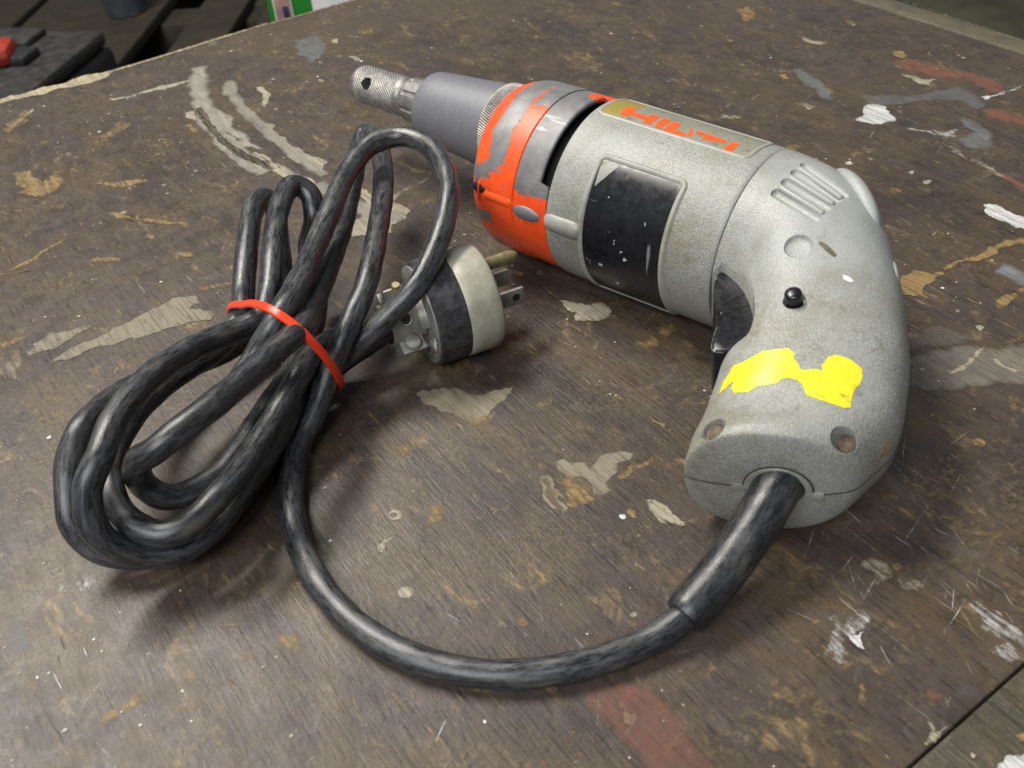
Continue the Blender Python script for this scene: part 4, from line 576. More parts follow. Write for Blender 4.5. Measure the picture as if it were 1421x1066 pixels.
# ochre and grey slivers along the grain where paint has flaked
for i in range(5200):
    x = r2.uniform(-190, 515); y = r2.uniform(50, 592)
    dens_here = 0.35+0.65*max(0, min(1, (y-150)/350))*max(0.25, min(1, (330-x)/330))
    if r2.random() > dens_here: continue
    a = math.pi/2+r2.gauss(0, 0.10)
    L = abs(r2.gauss(0, 3.2))+1.0; W = r2.uniform(0.15, 0.6)*(0.6+0.1*L)
    c = r2.choice([SCOL['ochre']]*5+[SCOL['tan']]*3+[SCOL['grey']]*2+[(0.03, 0.025, 0.02)]*3)
    add_poly(sliver(x, y, a, L, W, r2), jit(c, r2), r2.uniform(0.55, 0.9), 0.045+0.0001*(i % 300))
# dark grain cracks
for i in range(420):
    x = r2.uniform(-190, 500); y = r2.uniform(50, 590)
    add_poly(sliver(x, y, math.pi/2+r2.gauss(0, 0.05), r2.uniform(5, 26), r2.uniform(0.15, 0.4), r2), (0.02, 0.017, 0.014), 0.9, 0.042)
# long scratches at odd angles
for i in range(330):
    x = r2.uniform(-150, 500); y = r2.uniform(55, 580); a = r2.choice([r2.uniform(0, math.pi), r2.gauss(0.15, 0.25), r2.gauss(2.6, 0.2)])
    add_poly(sliver(x, y, a, r2.choice([r2.uniform(4, 14), r2.uniform(8, 45)]), r2.uniform(0.12, 0.38), r2), jit(r2.choice([SCOL['ochre'], SCOL['tan'], SCOL['pale'], SCOL['ochre']]), r2), r2.uniform(0.5, 0.8), 0.08)
# scraped white strokes near the front corner and on the left
for i in range(190):
    q = r2.choice([(175, 95, 22), (205, 100, 20), (150, 75, 18), (185, 70, 16), (-10, 200, 18), (330, 200, 35), (400, 250, 40), (60, 120, 40)])
    add_poly(sliver(q[0]+r2.gauss(0, q[2]), max(52, q[1]+r2.gauss(0, q[2])), r2.choice([math.pi/2, 0.35, 1.1])+r2.gauss(0, 0.2), r2.uniform(2, 12), r2.uniform(0.12, 0.4), r2), jit(r2.choice([SCOL['white'], SCOL['pale'], SCOL['cream']]), r2), r2.uniform(0.45, 0.75), 0.083)
# chips wider than long, flaked patches
for i in range(150):
    x = r2.uniform(-180, 510); y = r2.uniform(52, 590)
    if r2.random() > 0.3+0.7*max(0, min(1, (y-120)/400)): continue
    n = 10; s = r2.uniform(0.5, 1.7); e = r2.uniform(0.5, 1.6)
    P = [(x+s*math.cos(k*2*math.pi/n)*r2.uniform(.5, 1.2), y+s*e*math.sin(k*2*math.pi/n)*r2.uniform(.5, 1.2)) for k in range(n)]
    o = len(V); V.extend((px, py, 0.085+0.0002*(i % 50)) for px, py in P); C.extend([(*jit(r2.choice([SCOL['ochre'], SCOL['ochre'], SCOL['tan'], SCOL['cream']]), r2), r2.uniform(0.5, 0.8))]*n); F.append(tuple(range(o, o+n)))
chips = mk('flaked_paint_chips', V, F, 'stain', top, True, smooth=False, attrs={'col': ('FLOAT_COLOR', C)}); tag(chips, kind='stuff')
V, F, C = [], [], []
def dot(x, y, s, c, z, r, dens=0.96):
    n = 8; o = len(V); e = r.uniform(0.6, 1.3); ph = r.uniform(0, 3)
    V.extend((x+s*math.cos(ph+k*2*math.pi/n)*r.uniform(.75, 1.15), y+s*e*math.sin(ph+k*2*math.pi/n)*r.uniform(.75, 1.15), z) for k in range(n))
    C.extend([(*c, dens)]*n); F.append(tuple(range(o, o+n)))
clus = [(r2.uniform(-120, 480), r2.uniform(70, 580)) for _ in range(46)]+[(-15, 205)]*2+[(-20, 180)]*2
for i in range(1100):
    if r2.random() < 0.55: q = r2.choice(clus); x, y = q[0]+r2.gauss(0, 14), q[1]+r2.gauss(0, 14)
    else: x, y = r2.uniform(-190, 510), r2.uniform(52, 590)
    if not (-200 < x < 514 and 50 < y < 592): continue
    s = 0.12+abs(r2.gauss(0, 0.22))+(0.5 if r2.random() < 0.05 else 0)
    c = jit(r2.choice([SCOL['white']]*5+[SCOL['cream']]*4+[SCOL['ochre']]*2), r2)
    dot(x, y, s, c, 0.26+0.0001*(i % 200), r2)
for i in range(34):
    q = r2.choice([(40, 120), (60, 160), (45, 115), (90, 90), (120, 170)]); dot(q[0]+r2.gauss(0, 22), q[1]+r2.gauss(0, 22), r2.uniform(0.10, 0.28), (0.62, 0.06, 0.03), 0.29, r2)
specks = mk('paint_specks', V, F, 'stain', top, True, smooth=False, attrs={'col': ('FLOAT_COLOR', C)}); tag(specks, kind='stuff')

# ------------------------------------------------------------------ drill
MROW = ((-0.2547122, 0.9670169, 0.0), (-0.9598088, -0.2528137, -0.1218693), (-0.1178498, -0.0310416, 0.9925462))
DM = Matrix(((MROW[0][0], MROW[1][0], MROW[2][0], 0.2239), (MROW[0][1], MROW[1][1], MROW[2][1], 0.2), (MROW[0][2], MROW[1][2], MROW[2][2], 0.0325), (0, 0, 0, 1)))
drill = empty('electric_drill', DM)
tag(drill, 'grey and orange corded pistol-grip drill lying on its side on the workbench', 'drill')
def part(name, V, F, mat, parent=None, **k): return mk(name, V, F, mat, parent or drill, **k)
PA = math.pi/180
def on_cyl(t, arc, r, R0=33.0): a = arc/R0; return (t, r*math.sin(a), r*math.cos(a))

# motor housing
def rbody(t): return 32.35+0.018*(t+10)
prof = [(49, 24, 0), (50, 29.2, 0), (55.6, 29.6, 0), (56.0, 30.2, 0), (56.2, 31.5, 0), (56.3, rbody(56)-0.25, 0), (55.6, rbody(56), 0)]
prof += [(t, rbody(t), 0) for t in np.linspace(54, -8.6, 22)]+[(-9.5, 32.25, 0), (-10.0, 31.9, 0), (-10.1, 30.5, 0), (-10.1, 24, 0)]
V, F, TA = revolve(prof, 144)
motor = part('motor_housing', V, F, 'cast_grey')

# black label in its raised frame
def rrect(t0, t1, a0, a1, rad, n=8):
    P = []
    for cx, cy, st in ((t1-rad, a1-rad, 0), (t0+rad, a1-rad, 90), (t0+rad, a0+rad, 180), (t1-rad, a0+rad, 270)):
        for k in range(n+1):
            a = (st+90*k/n)*PA; P.append((cx+rad*math.cos(a), cy+rad*math.sin(a)))
    # extra points along the long sides
    Q = []
    for i, p in enumerate(P):
        q = P[(i+1) % len(P)]; d = math.hypot(q[0]-p[0], q[1]-p[1]); m_ = max(1, int(d/1.5))
        for k in range(m_): Q.append((p[0]+(q[0]-p[0])*k/m_, p[1]+(q[1]-p[1])*k/m_))
    return Q
def inset(P, d):
    n = len(P); out = []
    for i, p in enumerate(P):
        a = Vector(P[i-1]); b = Vector(P[(i+1) % n]); t = (b-a).normalized(); nn = Vector((-t.y, t.x)); out.append((p[0]+nn.x*d, p[1]+nn.y*d))
    return out
def ring_on(P, seq, dr=0.0):
    """seq: (inset, height) rows"""
    V, F = [], []; n = len(P)
    for d, h in seq:
        for t, a in inset(P, d): V.append(on_cyl(t, a, rbody(t)+h))
    for i in range(len(seq)-1):
        for k in range(n):
            j = (k+1) % n; F.append((i*n+k, i*n+j, (i+1)*n+j, (i+1)*n+k))
    return V, F
def patch_on(P, h, maxe=1.6):
    v, f = poly_tris(P, maxe)
    return [on_cyl(t, a, rbody(t)+h) for t, a in v], f
LP = rrect(7.2, 42.2, 15.8, 78.0, 3.2)
lab_frame = part('label_frame', *ring_on(LP, [(-0.5, -0.3), (0.0, 0.35), (0.5, 0.75), (1.3, 0.75), (1.8, 0.45), (2.1, 0.05), (2.2, -0.3)]), 'frame_grey', motor)
part('label', *patch_on(inset(LP, 2.0), 0.16, 2.0), 'label_black', motor)
rr = random.Random(3)
part('worn_label_corner', *patch_on(fractal([(39.9, 20.5), (39.2, 27.5), (37.6, 25.0), (36.2, 23.0), (35.6, 20.0), (33.5, 18.6), (37.0, 18.3), (39.0, 18.8)], 3, 0.2), 0.22), 'cast_grey_smooth', motor)

# name plate and lettering
NP = rrect(-5.4, 55.0, -19.5, 1.2, 3.0)
part('name_plate', *ring_on(NP, [(-0.3, -0.3), (0.0, 0.3), (0.4, 0.5), (1.1, 0.5), (1.4, 0.25), (1.6, 0.1)]), 'frame_grey', motor)
plate = part('plate_face', *patch_on(inset(NP, 1.4), 0.24, 2.0), 'name_plate', motor)
for i, P in enumerate(D_letters):
    part('letter', *patch_on(fractal(P, 2, 0.03), 0.34, 1.6), 'orange_ink', motor)

# rib on the motor housing
def capsule_on(t0, t1, th, r, rad):
    a = (t0, r*math.sin(th*PA), r*math.cos(th*PA)); b = (t1, r*math.sin(th*PA), r*math.cos(th*PA)); return capsule(a, b, rad, 24, 8)
part('rib', *capsule_on(54.0, 44.0, 78, 31.2, 4.0), 'cast_grey_smooth', motor)

# black collar, added to paint the shade inside the slot
part('slot_shade', *revolve([(46, 24, 0), (46, 27.0, 0), (76, 27.0, 0), (76, 24, 0)], 96)[:2], 'hole_shade')

# gear housing
def rear_edge(a): # angle in degrees
    if -26 < a < 57: return 60.6
    return 57.2
def smooth01(x): x = max(0, min(1, x)); return x*x*(3-2*x)
def rf(t, r, a):
    d = math.degrees(a)
    if t < 60:
        up = smooth01((d+27)/1.6)*smooth01((58.2-d)/1.6)
        t = t+4.2*up
    return t, r
prof = [(70, 30.6, 0), (64, 31.0, 0), (57.4, 31.2, 0), (57.2, 31.6, 0), (57.2, 32.4, 0), (57.5, 32.75, 0), (58.2, 32.85, 0)]+[(t, 32.9, 0) for t in (62, 64, 66, 68, 70, 71.9)]+[(72.15, 32.65, 0), (72.45, 32.65, 0), (72.7, 33.15, 0)]+[(t, 33.25, 0) for t in (74, 76, 78, 80, 82, 84, 86)]
prof += [(88, 33.1, 0), (90.5, 32.5, -0.2), (93, 31.4, -0.8), (95.5, 29.9, -1.9), (98, 28.0, -3.4), (100.5, 25.9, -5.6), (103, 23.8, -8.3), (105, 22.1, -11), (106.5, 21.0, -13.2), (107.4, 20.5, -14.8), (107.8, 19.0, -15.4)]
V, F, TA = revolve(prof, 224, rf=rf)
paint = []
def bumpf(x, c, w_): return math.exp(-((x-c)/w_)**2)
for t, d in TA:
    if t < 72.4:
        p = max(smooth01((d-57)/16)*2-1, 1.6*smooth01((-d-12)/8)*smooth01((68.5-t)/4)*smooth01((d+52)/8)*1.2-1.0)
        if d < -12: p = max(p, -1)
    else:
        p = 1.0
        u = smooth01((70-d)/44)                       # worn towards the top
        g = bumpf(t, 84.5-0.05*(d-10), 4.0)           # bare streak round the shoulder
        p -= 2.9*u*g
        if t < 79: p -= 2.2*smooth01((18-d)/16)
        p -= 1.9*smooth01((-12-d)/14)*smooth01((95-t)/5)
        p -= 1.2*bumpf(d, 62, 14)*bumpf(t, 90, 9)
        if d > 88: p -= 1.1*smooth01((t-76)/10)
    paint.append(max(-1.1, min(1.1, p)))
gear = mk('gear_housing', V, F, 'gear_paint', drill, ang=32, attrs={'paint': ('FLOAT', paint)})
bmx = bmesh.new(); bmx.from_mesh(gear.data); bmesh.ops.recalc_face_normals(bmx, faces=bmx.faces); bmx.to_mesh(gear.data); bmx.free()
# moulded bosses on the gear housing
def ellip_on(t, th, r, lt, la, lh, n=24, m_=14):
    V, F = [], []
    ca, sa = math.cos(th*PA), math.sin(th*PA)
    for i in range(m_+1):
        la_ = -math.pi/2+math.pi*i/m_
        for k in range(n):
            an = 2*math.pi*k/n; x, y, z = lt*math.sin(la_), la*math.cos(la_)*math.cos(an), lh*math.cos(la_)*math.sin(an)
            V.append((t+x, (r+z)*sa+y*ca, (r+z)*ca-y*sa))
    for i in range(m_):
        for k in range(n):
            j = (k+1) % n; F.append((i*n+k, i*n+j, (i+1)*n+j, (i+1)*n+k))
    return V, F
part('screw_boss', *ellip_on(66.0, 79, 32.3, 6.6, 2.9, 1.7), 'sleeve_steel', gear)
part('boss_ridge', *capsule_on(74.5, 84.5, 76, 30.7, 3.1), 'orange_ink', gear)
part('recess_shade', *ellip_on(88.0, 73, 32.2, 4.4, 2.2, 1.4), 'hole_shade', gear)  # black ellipsoid painted as the shade of a notch
part('recess_lip', *tube([ellip_on(88.3, 75, 32.9, 4.2, 3.4, 0.4, 24, 2)[0][24+k] for k in range(24)]+[ellip_on(88.3, 75, 32.9, 4.2, 3.4, 0.4, 24, 2)[0][24]], 0.5, 8)[:2], 'orange_ink', gear)

# knurled ring, depth sleeve, bit holder (spindle sits off the motor axis)
CS = -15.5
def knurl(t0, t1, r, n, rows, depth, k, tw, two=False):
    prof = [(t, r, CS) for t in np.linspace(t0, t1, rows)]
    def kf(t, rr, a):
        e = smooth01((t-t0)/0.8)*smooth01((t1-t)/0.8)
        h = abs(math.sin(a*k/2+t*tw)) if not two else abs(math.sin(a*k/2+t*tw))*abs(math.sin(a*k/2-t*tw))
        return t, rr+e*depth*(h-0.7)
    return revolve(prof, n, rf=kf)[:2]
part('knurled_ring', *knurl(107.2, 115.4, 19.2, 720, 26, 0.55, 120, 0.9), 'knurl_steel')
prof = [(115.0, 14, CS), (115.2, 18.1, CS), (115.6, 18.4, CS), (118, 18.2, CS), (126, 17.5, CS), (134, 16.7, CS), (142, 16.2, CS), (150, 15.5, CS), (155.4, 15.0, CS), (156.2, 14.7, CS), (156.6, 14.1, CS), (156.5, 12.8, CS), (155, 12.6, CS), (153, 12.6, CS)]
sleeve = part('depth_sleeve', *revolve(prof, 128)[:2], 'sleeve_steel')
prof = [(150, 9, CS), (155.9, 9, CS), (156.0, 12.4, CS), (157.6, 12.5, CS), (158.1, 12.1, CS), (158.2, 10.4, CS)]
part('sleeve_rim', *revolve(prof, 96)[:2], 'bright_steel', sleeve)
def flute(t, r, a):
    if 159.5 < t < 169.0:
        e = smooth01((t-159.5)/1.5)*smooth01((169.0-t)/1.5)
        g = math.cos(a*9)
        r -= e*0.6*smooth01((g-0.55)/0.35)
    return t, r
prof = [(154, 8, CS), (157.9, 10.6, CS), (158.6, 10.7, CS), (159, 10.6, CS)]+[(t, 10.5-0.08*(t-159), CS) for t in np.linspace(159.5, 169.5, 22)]+[(170.4, 9.0, CS), (171, 8.2, CS), (171.6, 8.0, CS), (172.2, 7.9, CS)]
part('chuck_collar', *revolve(prof, 216, rf=flute)[:2], 'bright_steel')
prof = [(171.5, 7.6, CS), (173.0, 8.3, CS)]+[(t, 8.5, CS) for t in np.linspace(174, 200.5, 132)]+[(201.5, 8.2, CS), (202.6, 7.6, CS), (203.3, 6.8, CS), (203.6, 5.6, CS), (203.5, 4.2, CS), (199, 4.0, CS)]
def kn(t, r, a):
    e = smooth01((t-174.5)/1.0)*smooth01((200-t)/1.0)
    return t, r+e*0.5*(abs(math.sin(a*18+t*1.9))*0.75+abs(math.sin(a*18-t*1.9))*0.25-0.6)
bit = part('bit_holder', *revolve(prof, 264, rf=kn)[:2], 'knurl_steel', ang=60)
d45 = (math.sin(47*PA), math.cos(47*PA))
boolean_cut(bit, [cyl((191.5, CS-12*d45[0], -12*d45[1]), (191.5, CS+12*d45[0], 12*d45[1]), 3.1, 6)])
part('bit_socket', *cyl((176, CS, 0), (199, CS, 0), 3.6, 24), 'hole_shade', bit)  # black core, painted shade behind the cross hole

def chaikin(P, it=2):
    for _ in range(it):
        Q = []
        for i, p in enumerate(P):
            q = P[(i+1) % len(P)]; Q += [(p[0]*.78+q[0]*.22, p[1]*.78+q[1]*.22), (p[0]*.22+q[0]*.78, p[1]*.22+q[1]*.78)]
        P = Q
    return P
# grip
GV, GF = grip_mesh(6, 96)
grip = part('grip_housing', GV, GF, 'cast_grey', ang=30)
gb = BVHTree.FromPolygons([Vector(v) for v in GV], [tuple(f) for f in GF])
cuts = []
for (a, na), (b, nb) in D_vents:
    a, b, na, nb = Vector(a), Vector(b), Vector(na), Vector(nb)
    cuts.append(capsule(a+na*0.55, b+nb*0.55, 1.9, 16, 6))
p, nrm = Vector(D_dimple[0]), Vector(D_dimple[1])
def ball(c, r, n=24): return capsule(Vector(c)-Vector((0.01, 0, 0)), Vector(c)+Vector((0.01, 0, 0)), r, n, 10)
cuts.append(lathe(p-nrm*1.5, nrm, [(0, 2.2), (0.12, 3.2), (0.5, 3.9), (1.5, 4.4), (2.0, 4.9), (6, 8.5)], 40))
p, nrm = Vector(D_button[0]), Vector(D_button[1]); BUT = (p.copy(), nrm.copy())
cuts.append(lathe(p-nrm*2.2, nrm, [(0, 3.1), (2.0, 3.2), (6, 4.6)], 28))
wa = (Vector(D_well_a[0]), Vector((-0.25, 0.30, 0.92)).normalized()); wb = (Vector(D_well_b[0]), Vector((0.25, 0.30, 0.92)).normalized())
for (p, nn) in (wa, wb): cuts.append(lathe(p-nn*3.2, nn, [(0, 2.6), (1.4, 2.9), (3.0, 3.7), (4.4, 4.5), (12, 7.0)], 28))
hp, hn = Vector(D_hole[0]), Vector((-0.40, 0.9165, 0)); hp.z = 0.6
cuts.append(cyl(hp-hn*9, hp+hn*8, 7.2, 40))
cuts.append(prism(chaikin([tuple(q) for q in D_trigger_cut], 2), -40.0, 40.0, bev=0.01))
boolean_cut(grip, cuts)
grip.data.polygons.foreach_set('use_smooth', [True]*len(grip.data.polygons)); grip.data.set_sharp_from_angle(angle=math.radians(42))
for (va, vb) in zip(D_vents[:-1], D_vents[1:]):
    a = (Vector(va[0][0])+Vector(vb[0][0]))/2; na = (Vector(va[0][1])+Vector(vb[0][1])).normalized(); b = (Vector(va[1][0])+Vector(vb[1][0]))/2; nb = (Vector(va[1][1])+Vector(vb[1][1])).normalized()
    part('vent_rib', *capsule(a-na*0.35, b-nb*0.35, 1.15, 14, 5), 'cast_grey_smooth', grip)
part('lock_button', *lathe(BUT[0]-BUT[1]*2, BUT[1], [(0, 2.5), (4.6, 2.5), (5.2, 2.35), (5.6, 1.9), (5.75, 1.0), (5.8, 0.1)], 28), 'black_plastic')
for (p, nn) in (wa, wb):
    sc_ = part('screw', *lathe(p-nn*3.15, nn, [(0, 2.4), (0.6, 2.4), (0.9, 2.0), (1.0, 0.2)], 24), 'rust')
# boss on the back of the motor end
def ellipsoid(c, ax, n=32, m_=20, rot=None):
    V, F = [], []
    for i in range(m_+1):
        la = -math.pi/2+math.pi*i/m_
        for k in range(n):
            an = 2*math.pi*k/n; v = Vector((ax[0]*math.cos(la)*math.cos(an), ax[1]*math.cos(la)*math.sin(an), ax[2]*math.sin(la)))
            if rot: v = rot @ v
            V.append(Vector(c)+v)
    for i in range(m_):
        for k in range(n):
            j = (k+1) % n; F.append((i*n+k, i*n+j, (i+1)*n+j, (i+1)*n+k))
    return V, F
part('rear_boss', *ellipsoid((-37.5, -10.5, 17), (17.5, 5.0, 11), rot=Matrix.Rotation(-0.72, 3, 'Z')), 'cast_grey', grip)
part('belt_lug', *ellipsoid((-60.0, 9.5, 12), (7.0, 2.0, 5), rot=Matrix.Rotation(-1.0, 3, 'Z')), 'cast_grey', grip)
# parting line of the two grip halves
na_ = 96; nrow = len(GV)//na_
line = [GV[k*na_+0] for k in range(54, nrow)]
la_ = [Vector(p) for p in line]
part('parting_line', *tube(la_, 0.28, 8)[:2], 'seam_dark', grip)
lb_ = [Vector(GV[k*na_+na_//2]) for k in range(20, nrow)]
part('parting_line', *tube(lb_, 0.25, 8)[:2], 'seam_dark', grip)
def end_pt(u):   # across the end face
    a, b = Vector(GV[(nrow-1)*na_]), Vector(GV[(nrow-1)*na_+na_//2]); return a.lerp(b, u)+Vector((-0.02, 0.03, 0))
part('parting_line', *tube([end_pt(0), end_pt(0.10), end_pt(0.18)], 0.28, 8)[:2], 'seam_dark', grip)
part('parting_line', *tube([end_pt(0.88), end_pt(0.95), end_pt(1)], 0.28, 8)[:2], 'seam_dark', grip)
# raised half ring that holds the cord sleeve
ex = Vector((0.9165, 0.40, 0)); ez = Vector((0, 0, 1))
def half_ring(r0, r1, z0, z1, a0, a1, n=28):
    V, F = [], []
    for i in range(n+1):
        a = (a0+(a1-a0)*i/n)*PA; d = ex*math.cos(a)+ez*math.sin(a)
        for r, hh in ((r0, z0), (r0, z1-0.3), (r0+0.3, z1), (r1-0.3, z1), (r1, z1-0.3), (r1, z0)): V.append(hp+d*r+hn*hh)
    for i in range(n):
        for k in range(5): F.append((i*6+k, i*6+k+1, (i+1)*6+k+1, (i+1)*6+k))
    F.append((0, 1, 2, 3, 4, 5)); F.append(tuple(n*6+k for k in (5, 4, 3, 2, 1, 0)))
    return V, F
part('cord_guide', *half_ring(7.1, 9.0, -4, 0.7, -8, 188), 'cast_grey_smooth', grip)
for sx in (1, -1):
    c = hp+ex*(10.2*sx)+hn*(-1.0); V, F = boxm((0, 0, 0), 3.6, 3.2, 3.0, 0, 0.4)
    V = [c+ex*v[0]+hn*v[1]+ez*(v[2]-1.2) for v in V]; part('guide_tab', V, F, 'cast_grey_smooth', grip)
part('guide_groove', *tube([hp+(ex*math.cos(a*PA)+ez*math.sin(a*PA))*9.2+hn*0.25 for a in range(0, 181, 8)], 0.3, 8)[:2], 'seam_dark', grip)

# trigger
part('trigger', *prism(chaikin([tuple(p) for p in D_trigger_top]), -8.0, 10.0, bev=0.6), 'black_plastic', ang=25)
part('trigger_web', *prism(chaikin([tuple(p) for p in D_trigger_pad]), -8.0, 7.0, bev=0.25), 'black_plastic', ang=25)
tt = D_trigger_top
for u in (0.22, 0.42, 0.62, 0.82):
    a = Vector((tt[9][0], tt[9][1])).lerp(Vector((tt[6][0], tt[6][1])), u); b = Vector((tt[1][0], tt[1][1])).lerp(Vector((tt[4][0], tt[4][1])), u)
    # small step ridges on the trigger side
    k0 = a.lerp(b, 0.06)
    part('trigger_ridge', *capsule((k0.x, k0.y, 9.85), (b.x, b.y, 9.85), 0.34, 8, 3), 'black_plastic')

ed = chaikin([tuple(p) for p in D_trigger_top]); ed = [(p[0], p[1], 9.62) for p in ed]
lo_ = min(range(len(ed)), key=lambda i: (ed[i][0]+ed[i][1]*-0.6)); 
part('trigger_edge_glint', *tube([Vector(p) for p in ed[20:29]], 0.16, 6)[:2], 'glint_grey')  # thin grey tube painted as a highlight along the edge
# yellow tape remains, wrapped on the grip
def wrap(poly3, off, maxe=2.0, frac=2, k=0.07, seed=4):
    v, f = poly_tris(fractal([(p[0], p[1]) for p in poly3], frac, k, random.Random(seed)), maxe)
    out = []
    for t, s in v:
        loc, nn, _, _ = gb.ray_cast(Vector((t, s, 80)), Vector((0, 0, -1)))
        if loc is None: loc, nn, _, _ = gb.find_nearest(Vector((t, s, 8)))
        if nn.z < 0: nn = -nn
        out.append(loc+nn*off)
    return out, f
tp = part('warning_tape', *wrap(D_tape, 0.14), 'tape_yellow', ang=60)
def mini(name, c, pts, mat, off=0.1, seed=1):
    c = Vector(c); _, nn, _, _ = gb.find_nearest(c)
    if nn.dot(Vector((-0.1, 0.5, 0.8))) < 0: nn = -nn
    u_ = (Vector((1, 0, 0))-nn*nn.x).normalized(); w_ = nn.cross(u_)
    v, f = poly_tris(fractal(pts, 2, 0.08, random.Random(seed)), 1.0); out = []
    for x, y in v:
        loc, n3, _, _ = gb.find_nearest(c+u_*x+w_*y); n3 = n3 if n3.dot(nn) > 0 else -n3; out.append(loc+n3*off)
    part(name, out, f, mat, grip)
c = D_white_fleck[0]; mini('paint_fleck', c, [(1.8, -0.6), (0.8, 0.9), (-1.2, 0.8), (-1.8, -0.3), (0.2, -0.9)], 'white_card', seed=2)
c = D_smear[0]; mini('dirt_smear', c, [(3.2, -1.2), (3.4, -0.2), (0, 1.3), (-2.8, 2.2), (-3.2, 1.0), (0, -0.6)], 'smear_dirt', seed=3)
c = D_orange_fleck[0]; mini('rust_fleck', c, [(0.5, 2.6), (-0.4, 1.8), (-0.6, -2.0), (0.2, -3.0), (0.6, 0)], 'rust_orange', seed=6)

# ------------------------------------------------------------------ cord, strain sleeve, plug
def wpart(name, V, F, mat, parent=None, **k):
    p = parent or drill
    if p is not drill: PARENT_INV.setdefault(p.name, Matrix())
    return mk(name, V, F, mat, p, True, **k) if p is drill else mk(name, V, F, mat, p, False, **k)
def ctube(pts, r, n):
    V, F, A = tube(pts, r, n); return V, F, A
rs = random.Random(9)
def crad(i): return 3.9+0.08*math.sin(i*0.7)+0.06*math.sin(i*0.23+1)
def smooth_path(P, sub=2):
    P = [Vector(p) for p in P]; out = []
    for k in range(len(P)-1):
        p0, p1, p2, p3 = P[max(k-1, 0)], P[k], P[k+1], P[min(k+2, len(P)-1)]
        for j in range(sub):
            u = j/sub; out.append(0.5*((2*p1)+(p2-p0)*u+(2*p0-5*p1+4*p2-p3)*u*u+(3*p1-p0-3*p2+p3)*u**3))
    out.append(P[-1]); return out
Va, Fa, Aa = tube(smooth_path(D_cord_a), crad, 20)
Vb, Fb, Ab = tube(smooth_path(D_cord_b), crad, 20, off=len(Va))
cord = wpart('power_cord', Va+Vb, Fa+Fb, 'cord_rubber', attrs={'cuv': ('FLOAT_VECTOR', Aa+[(x+5, y, z) for x, y, z in Ab])})
sp = smooth_path(D_strain, 3); ns = len(sp)
def srad(i):
    u = i/(ns-1); r = 6.5-0.35*u+0.06*math.sin(i*0.9)
    if i >= ns-2: r -= 0.35*(i-(ns-3))
    if u < 0.26: r += 0.35*(1-u/0.26)
    return r
V, F, A = tube(sp, srad, 28)
ssl = wpart('strain_sleeve', V, F, 'sleeve_rubber', attrs={'cuv': ('FLOAT_VECTOR', [(x+9, y, z) for x, y, z in A])})
# plug: axis n, right w (towards the viewer), up
pn = Vector((0.985, -0.172, 0)).normalized(); pu = Vector((0, 0, 1)); pw = pn.cross(pu)   # pw points to -y
PC = Vector((147, 243, 19.2)) # centre of the prong face
PLM = Matrix(((pn.x*1, pw.x, 0, PC.x*MM), (pn.y, pw.y, 0, PC.y*MM), (0, 0, 1, PC.z*MM), (0, 0, 0, 1)))
plug = bpy.data.objects.new('plug', None); COL.objects.link(plug); plug.empty_display_size = 0.01
plug.parent = drill; plug.matrix_parent_inverse = DM.inverted(); plug.matrix_basis = PLM
def pp(name, V, F, mat, **k): return mk(name, V, F, mat, plug, False, **k)
def plathe(prof, n=96, rf=None): return revolve([(t, r, 0) for t, r in prof], n, rf=rf)[:2]
pp('face_band', *plathe([(-12.6, 15), (-12.6, 18.6), (-12.2, 18.9), (-9, 19.05), (-4, 19.0), (-1.2, 18.7), (-0.4, 18.2), (0, 17.4), (0.1, 15), (0.1, 4)]), 'plug_cream')
pp('body_band', *plathe([(-24.0, 14), (-24.0, 17.9), (-23.5, 18.4), (-20, 18.7), (-14, 18.7), (-12.8, 18.6), (-12.6, 18.2), (-12.6, 14)]), 'plug_black')
pp('cover_plate', *plathe([(-24.3, 3), (-24.6, 10), (-24.6, 16.9), (-24.4, 17.5), (-23.9, 17.6), (-23.7, 16)]), 'zinc')
# clamp: two bent saddle plates round the cord with ears
def saddle(a0, a1, t0, t1, r, th=1.1, n=18, flare=0.0):
    V, F = [], []; ts = np.linspace(t0, t1, 9)
    for t in ts:
        u = (t-t0)/(t1-t0)
        for i in range(n+1):
            a = (a0+(a1-a0)*i/n)*PA
            for rr in (r+flare*u*u, r+th+flare*u*u): V.append((t, rr*math.sin(a), rr*math.cos(a)))
    m_ = 2*(n+1)
    for i in range(len(ts)-1):
        for k in range(n):
            b = i*m_+2*k
            F.append((b+1, b+3, b+m_+3, b+m_+1)); F.append((b, b+m_, b+m_+2, b+2))
        F.append((i*m_, i*m_+1, i*m_+m_+1, i*m_+m_)); e = i*m_+2*n; F.append((e, e+m_, e+m_+1, e+1))
    for k in range(n):
        F.append((2*k, 2*k+2, 2*k+3, 2*k+1)); e = (len(ts)-1)*m_+2*k; F.append((e, e+1, e+3, e+2))
    return V, F
clampa = pp('cord_clamp', *saddle(-8, 112, -25.0, -37, 6.6, 1.3, 20, 1.0), 'zinc')
pp('cord_clamp', *saddle(172, 292, -25.0, -37, 6.6, 1.3, 20, 1.0), 'zinc')
